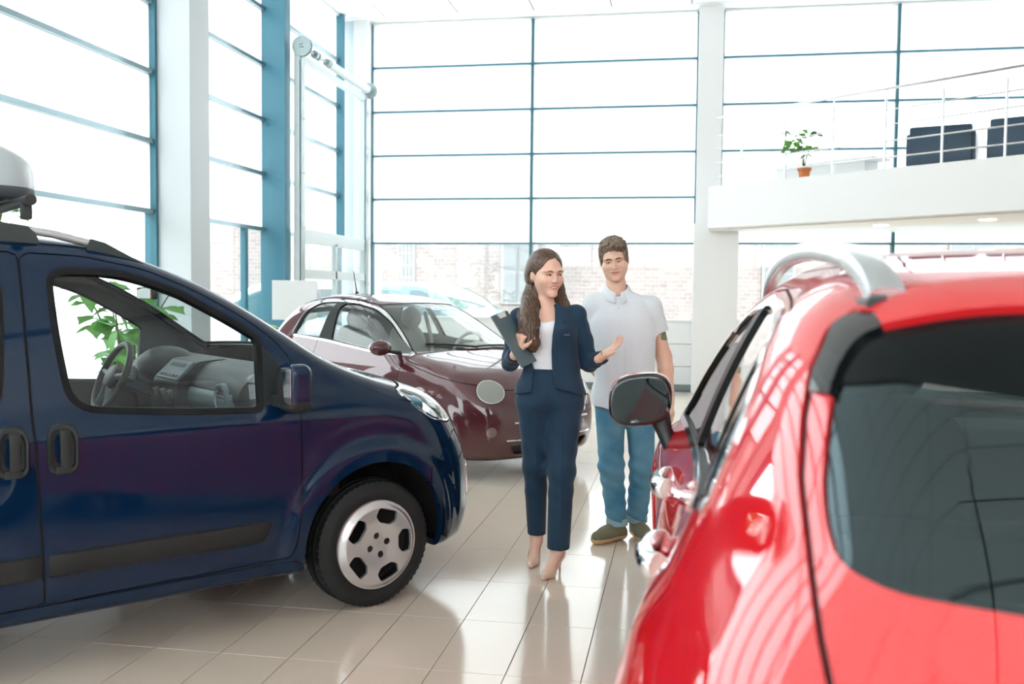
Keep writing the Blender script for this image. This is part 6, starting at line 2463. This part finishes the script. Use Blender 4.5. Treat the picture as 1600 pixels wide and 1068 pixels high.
# ================================================================== the man
MA = (-0.3066, 5.7955, 0.0)
man = empty('person', MA, R(YAW))
tag(man, 'man in a white polo shirt and blue jeans standing behind the red car', 'person')
M['polo'] = mat('white_pique', (0.70, 0.74, 0.78), 0.85, bump=(900, 0.3, 0.0008))
M['jeans'] = mat('blue_denim', (0.040, 0.185, 0.32), 0.85, var=(5, (0.13, 0.30, 0.40)), bump=(600, 0.3, 0.0008))
mt_ = sections([(0.800, -0.010, 0.0, 0.186, 0.122), (0.90, -0.012, 0.0, 0.184, 0.118), (1.00, -0.016, 0.0, 0.178, 0.112), (1.12, -0.022, -0.005, 0.180, 0.114), (1.24, -0.030, -0.008, 0.190, 0.124),
                (1.33, -0.034, -0.005, 0.194, 0.126), (1.42, -0.036, 0.005, 0.178, 0.105), (1.48, -0.046, 0.012, 0.125, 0.080), (1.53, -0.062, 0.018, 0.068, 0.062)])
M_SH = {'R': (-0.205, 0.01, 1.435), 'L': (0.140, 0.01, 1.430)}
M_EL = {'R': (-0.240, 0.120, 1.130), 'L': (0.232, 0.055, 1.125)}
M_WR = {'R': (-0.120, 0.180, 0.960), 'L': (0.262, -0.010, 0.880)}


def m_polo(P):
    d = mt_(P, 0.006)
    d = smin(d, cone(P, M_SH['R'], M_SH['L'], 0.055, 0.055), 0.06)
    for k in 'RL':
        s_, e_ = np.array(M_SH[k]), np.array(M_EL[k])
        m_ = s_ + (e_ - s_) * 0.56
        a = chain(P, [s_, m_], [0.066, 0.069], 0.02)
        a = smax(a, (P - (s_ + (e_ - s_) * 0.50)) @ ((e_ - s_) / np.linalg.norm(e_ - s_)), 0.004)
        d = smin(d, a, 0.03)
    d = smax(d, 0.828 + 0.006 * np.sin(P[:, 0] * 20) - P[:, 2], 0.006)
    fold = np.sin(P[:, 2] * 26 + P[:, 0] * 30) * sstep(1.25, 0.95, P[:, 2]) * 0.0035 + np.sin(P[:, 0] * 62 + P[:, 2] * 6) * 0.0030 * sstep(1.40, 1.15, P[:, 2])
    return d + fold


ps = polygonize(m_polo, (-0.36, -0.20, 0.78), (0.31, 0.20, 1.56), 0.0085)
_, ps = ps.cut(lambda V: np.hypot(V[:, 0] + 0.068, (V[:, 1] + 0.005)) - 0.066 - 0.0 * V[:, 2] + np.where(V[:, 2] < 1.455, 0.3, 0.0))
PLK = poly2([(-0.088, 1.50), (-0.050, 1.50), (-0.050, 1.345), (-0.088, 1.345)], 0.004)
pl_, _ = ps.cut(lambda V: np.maximum(PLK(V[:, 0], V[:, 2]), V[:, 1]))
po = ps.slab(0.003).build('polo_shirt', M['polo'], man)
pl_.offset(0.003).lip(0.004).build('placket', M['polo'], po)
for z in (1.42, 1.37):
    MB().tube([(-0.069, -0.128, z), (-0.069, -0.135, z)], 0.005, 10).build('button', M['wall'], po)
# collar: a turned-down band split at the throat
cv, cf_ = [], []
nc = 40
for i in range(nc + 1):
    t = -math.pi / 2 + 0.16 + (2 * math.pi - 0.32) * i / nc
    cx_, cy_ = math.cos(t), math.sin(t)
    fr = max(0, -cy_)
    for r_, z_ in ((0.060, 1.548 - 0.052 * fr), (0.064, 1.560 - 0.050 * fr), (0.074, 1.546 - 0.050 * fr), (0.092 + 0.012 * fr, 1.508 - 0.062 * fr)):
        cv.append((-0.066 + r_ * cx_, 0.004 + r_ * cy_ * 1.02, z_))
for i in range(nc):
    for j in range(3):
        a = i * 4 + j
        cf_.append((a, a + 4, a + 5, a + 1))
col = MB().add(cv, cf_).build('collar', M['polo'], po, smooth=True, angle=60)
sm_ = col.modifiers.new('thickness', 'SOLIDIFY')
sm_.thickness = 0.003

# jeans
ml = sections([(0.76, -0.010, 0.01, 0.172, 0.120), (0.86, -0.010, 0.008, 0.176, 0.122), (0.95, -0.012, 0.005, 0.168, 0.112), (1.0, -0.012, 0.0, 0.160, 0.106)])
M_HIP = {'R': (-0.098, 0.01, 0.83), 'L': (0.085, 0.01, 0.83)}
M_KN = {'R': (-0.086, -0.020, 0.455), 'L': (0.104, 0.010, 0.455)}
M_AN = {'R': (-0.042, 0.020, 0.110), 'L': (0.088, 0.100, 0.110)}


def m_jeans(P):
    d = smax(ml(P), 0.83 - P[:, 2], 0.06)
    for k in 'RL':
        a = chain(P, [M_HIP[k], M_KN[k], M_AN[k]], [0.092, 0.074, 0.062], 0.03)
        a = a + (0.0045 * np.sin(P[:, 2] * 75 + P[:, 0] * 30) * sstep(0.22, 0.06, np.abs(P[:, 2] - 0.40)) + 0.004 * np.sin(P[:, 2] * 95 + P[:, 0] * 50) * sstep(0.28, 0.14, P[:, 2]))
        a = smax(a, 0.098 - P[:, 2], 0.004)
        d = smin(d, a, 0.03)
    return d


js_ = polygonize(m_jeans, (-0.22, -0.16, 0.06), (0.26, 0.18, 1.03), 0.0085)
jo = js_.build('jeans', M['jeans'], man)
for k in 'RL':
    c_ = np.array(M_AN[k])
    MB().lathe([(0.060, 0.0), (0.066, 0.002), (0.068, 0.02), (0.067, 0.042), (0.062, 0.045)], 32, 'z', (c_[0], c_[1] + 0.0, 0.096)).build('turn_up', mat('pale_denim', (0.28, 0.42, 0.48), 0.85), jo, smooth=True)
MB().box((-0.03, -0.128, 0.80), (0.02, -0.122, 0.83), 0.004).build('belt_label', M['wall'], jo)

# head, neck, arms
MC, MRm = (-0.088, -0.012, 1.712), rotm(-8, 12, 8)


def m_extra(P):
    d = chain(P, [(-0.080, 0.018, 1.645), (-0.070, 0.020, 1.55), (-0.066, 0.014, 1.46)], [0.056, 0.058, 0.075], 0.02)
    return d


mb_, mloc, msurf = make_head(man, MC, MRm, True, m_extra, (-0.23, -0.19, 1.44), (0.08, 0.16, 1.86), M['skin_m'], look=(-0.002, -0.003), open_=0.8)
for k in 'LR':
    s_, e_, w_ = (np.array(q[k]) for q in (M_SH, M_EL, M_WR))
    st_, en = s_ + (e_ - s_) * 0.35, w_
    fa = lambda P: chain(P, [st_, e_, e_ + (w_ - e_) * 0.3, w_], [0.050, 0.044, 0.043, 0.029], 0.03)
    lo, hi = np.minimum(np.minimum(st_, e_), w_) - 0.08, np.maximum(np.maximum(st_, e_), w_) + 0.08
    arm = polygonize(fa, lo, hi, 0.0075)
    if k == 'L':
        tc_ = s_ + (e_ - s_) * 0.56 + np.array([0.040, -0.034, 0])
        tat, arm = arm.cut(lambda V: rbox(V, tc_, (0.03, 0.05, 0.030), 0.01))
        tat.build('tattoo', mat('tattoo_green', (0.10, 0.20, 0.07), 0.6, var=(60, (0.22, 0.20, 0.12))), mb_)
    arm.build('arm', M['skin_m'], mb_)
    relax = [(0.25, 0.35, 0.25), (0.32, 0.4, 0.28), (0.38, 0.42, 0.3), (0.45, 0.45, 0.3)]
    hx_ = (w_ - e_) / np.linalg.norm(w_ - e_)
    make_hand(mb_, w_, hx_ + np.array([0, -0.10, 0]), (-1 if k == 'L' else 1, 0.25, 0), 1 if k == 'L' else -1, relax, M['skin_m'], thumb=(0.8, 0.45, -0.2), sc=1.05)
M['hair_m'] = hair_mat('short_brown_hair', (0.085, 0.058, 0.036), (0.27, 0.20, 0.135), 0.5)


def m_hair(P):
    q = mloc(P)
    d = ell(q, (0, 0.022, 0.048), (0.086, 0.104, 0.090))
    d = smin(d, ell(q, (0.006, -0.040, 0.104), (0.060, 0.060, 0.034)), 0.03)
    d = smin(d, ell(q, (0.020, -0.078, 0.094), (0.042, 0.030, 0.026)), 0.02)
    qs = np.c_[np.sqrt(q[:, 0] ** 2 + 1e-8), q[:, 1], q[:, 2]]
    d = smin(d, ell(qs, (0.072, -0.022, 0.024), (0.014, 0.042, 0.052)), 0.015)
    face = smin(ell(q, (0, -0.098, -0.046), (0.066, 0.098, 0.112)), ell(q, (0.0, -0.10, 0.026), (0.056, 0.060, 0.028 + 0.004)), 0.015) + 0.004 * np.sin(q[:, 0] * 190) * np.sin(q[:, 2] * 60)
    d = smax(d, -face, 0.010)
    ear = ell(np.c_[np.abs(q[:, 0]), q[:, 1], q[:, 2]], (0.090, 0.012, -0.022), (0.024, 0.024, 0.034))
    d = smax(d, -ear, 0.006)
    d = smax(d, -0.060 - q[:, 2] + 0.55 * np.maximum(-q[:, 1] - 0.01, 0), 0.01)
    n_ = 0.0042 * np.sin(q[:, 0] * 150 + 50 * q[:, 1] + 3 * np.sin(90 * q[:, 2])) * np.sin(q[:, 1] * 75 + q[:, 0] * 40) * sstep(0.04, 0.10, q[:, 2]) + 0.0014 * np.sin(q[:, 1] * 420 + q[:, 0] * 160)
    return d + n_


polygonize(m_hair, (-0.24, -0.18, 1.62), (0.06, 0.18, 1.88), 0.005, 2).build('hair', M['hair_m'], man)
# trainers
M['olive'] = mat('olive_canvas', (0.17, 0.165, 0.10), 0.8, bump=(500, 0.3, 0.0006))
M['gum'] = mat('gum_sole', (0.62, 0.42, 0.22), 0.6)


def trainer(heel, toe, an):
    heel, toe, an = (np.array(q, float) for q in (heel, toe, an))
    dirn = (toe - heel) / np.linalg.norm(toe - heel)
    L = np.linalg.norm(toe - heel)

    def f(P):
        q = chain(P, [heel + dirn * 0.040 + [0, 0, 0.050], heel + dirn * 0.15 + [0, 0, 0.048], toe - dirn * 0.045 + [0, 0, 0.038]], [0.040, 0.046, 0.040], 0.02)
        q = smin(q, chain(P, [heel + dirn * 0.045 + [0, 0, 0.05], an + [0, 0, -0.005]], [0.040, 0.040], 0.02), 0.03)
        q = smin(q, chain(P, [an + [0, 0, -0.01], heel + dirn * 0.17 + [0, 0, 0.055]], [0.036, 0.036], 0.02), 0.03)
        return smax(smax(q, 0.0 - P[:, 2], 0.006), P[:, 2] - 0.112, 0.004)
    lo, hi = np.minimum(heel, toe) - 0.07, np.maximum(heel, toe) + 0.07
    lo[2], hi[2] = -0.02, 0.14
    s = polygonize(f, lo, hi, 0.006)
    sole, up = s.cut(lambda V: V[:, 2] - (0.037 + 0.004 * np.clip((heel - V) @ dirn / 0.2, -1, 1)))
    o = up.build('shoe', M['olive'], man)
    sole.offset(0.004).lip(0.006).build('sole', M['gum'], o)
    sidev = np.cross(dirn, [0, 0, 1.0])
    for i in range(4):
        c = heel + dirn * (0.145 + 0.022 * i)
        zs = 0.098 - 0.008 * i
        MB().tube([c + sidev * a + np.array([0, 0, zs - 7.0 * a * a]) for a in np.linspace(-0.026, 0.026, 7)], 0.0028, 6).build('lace', M['wall'], o, smooth=True)


trainer((0.012, 0.060, 0), (-0.205, -0.100, 0), (-0.042, 0.020, 0.10))
trainer((0.085, 0.165, 0), (0.135, -0.090, 0), (0.088, 0.100, 0.10))
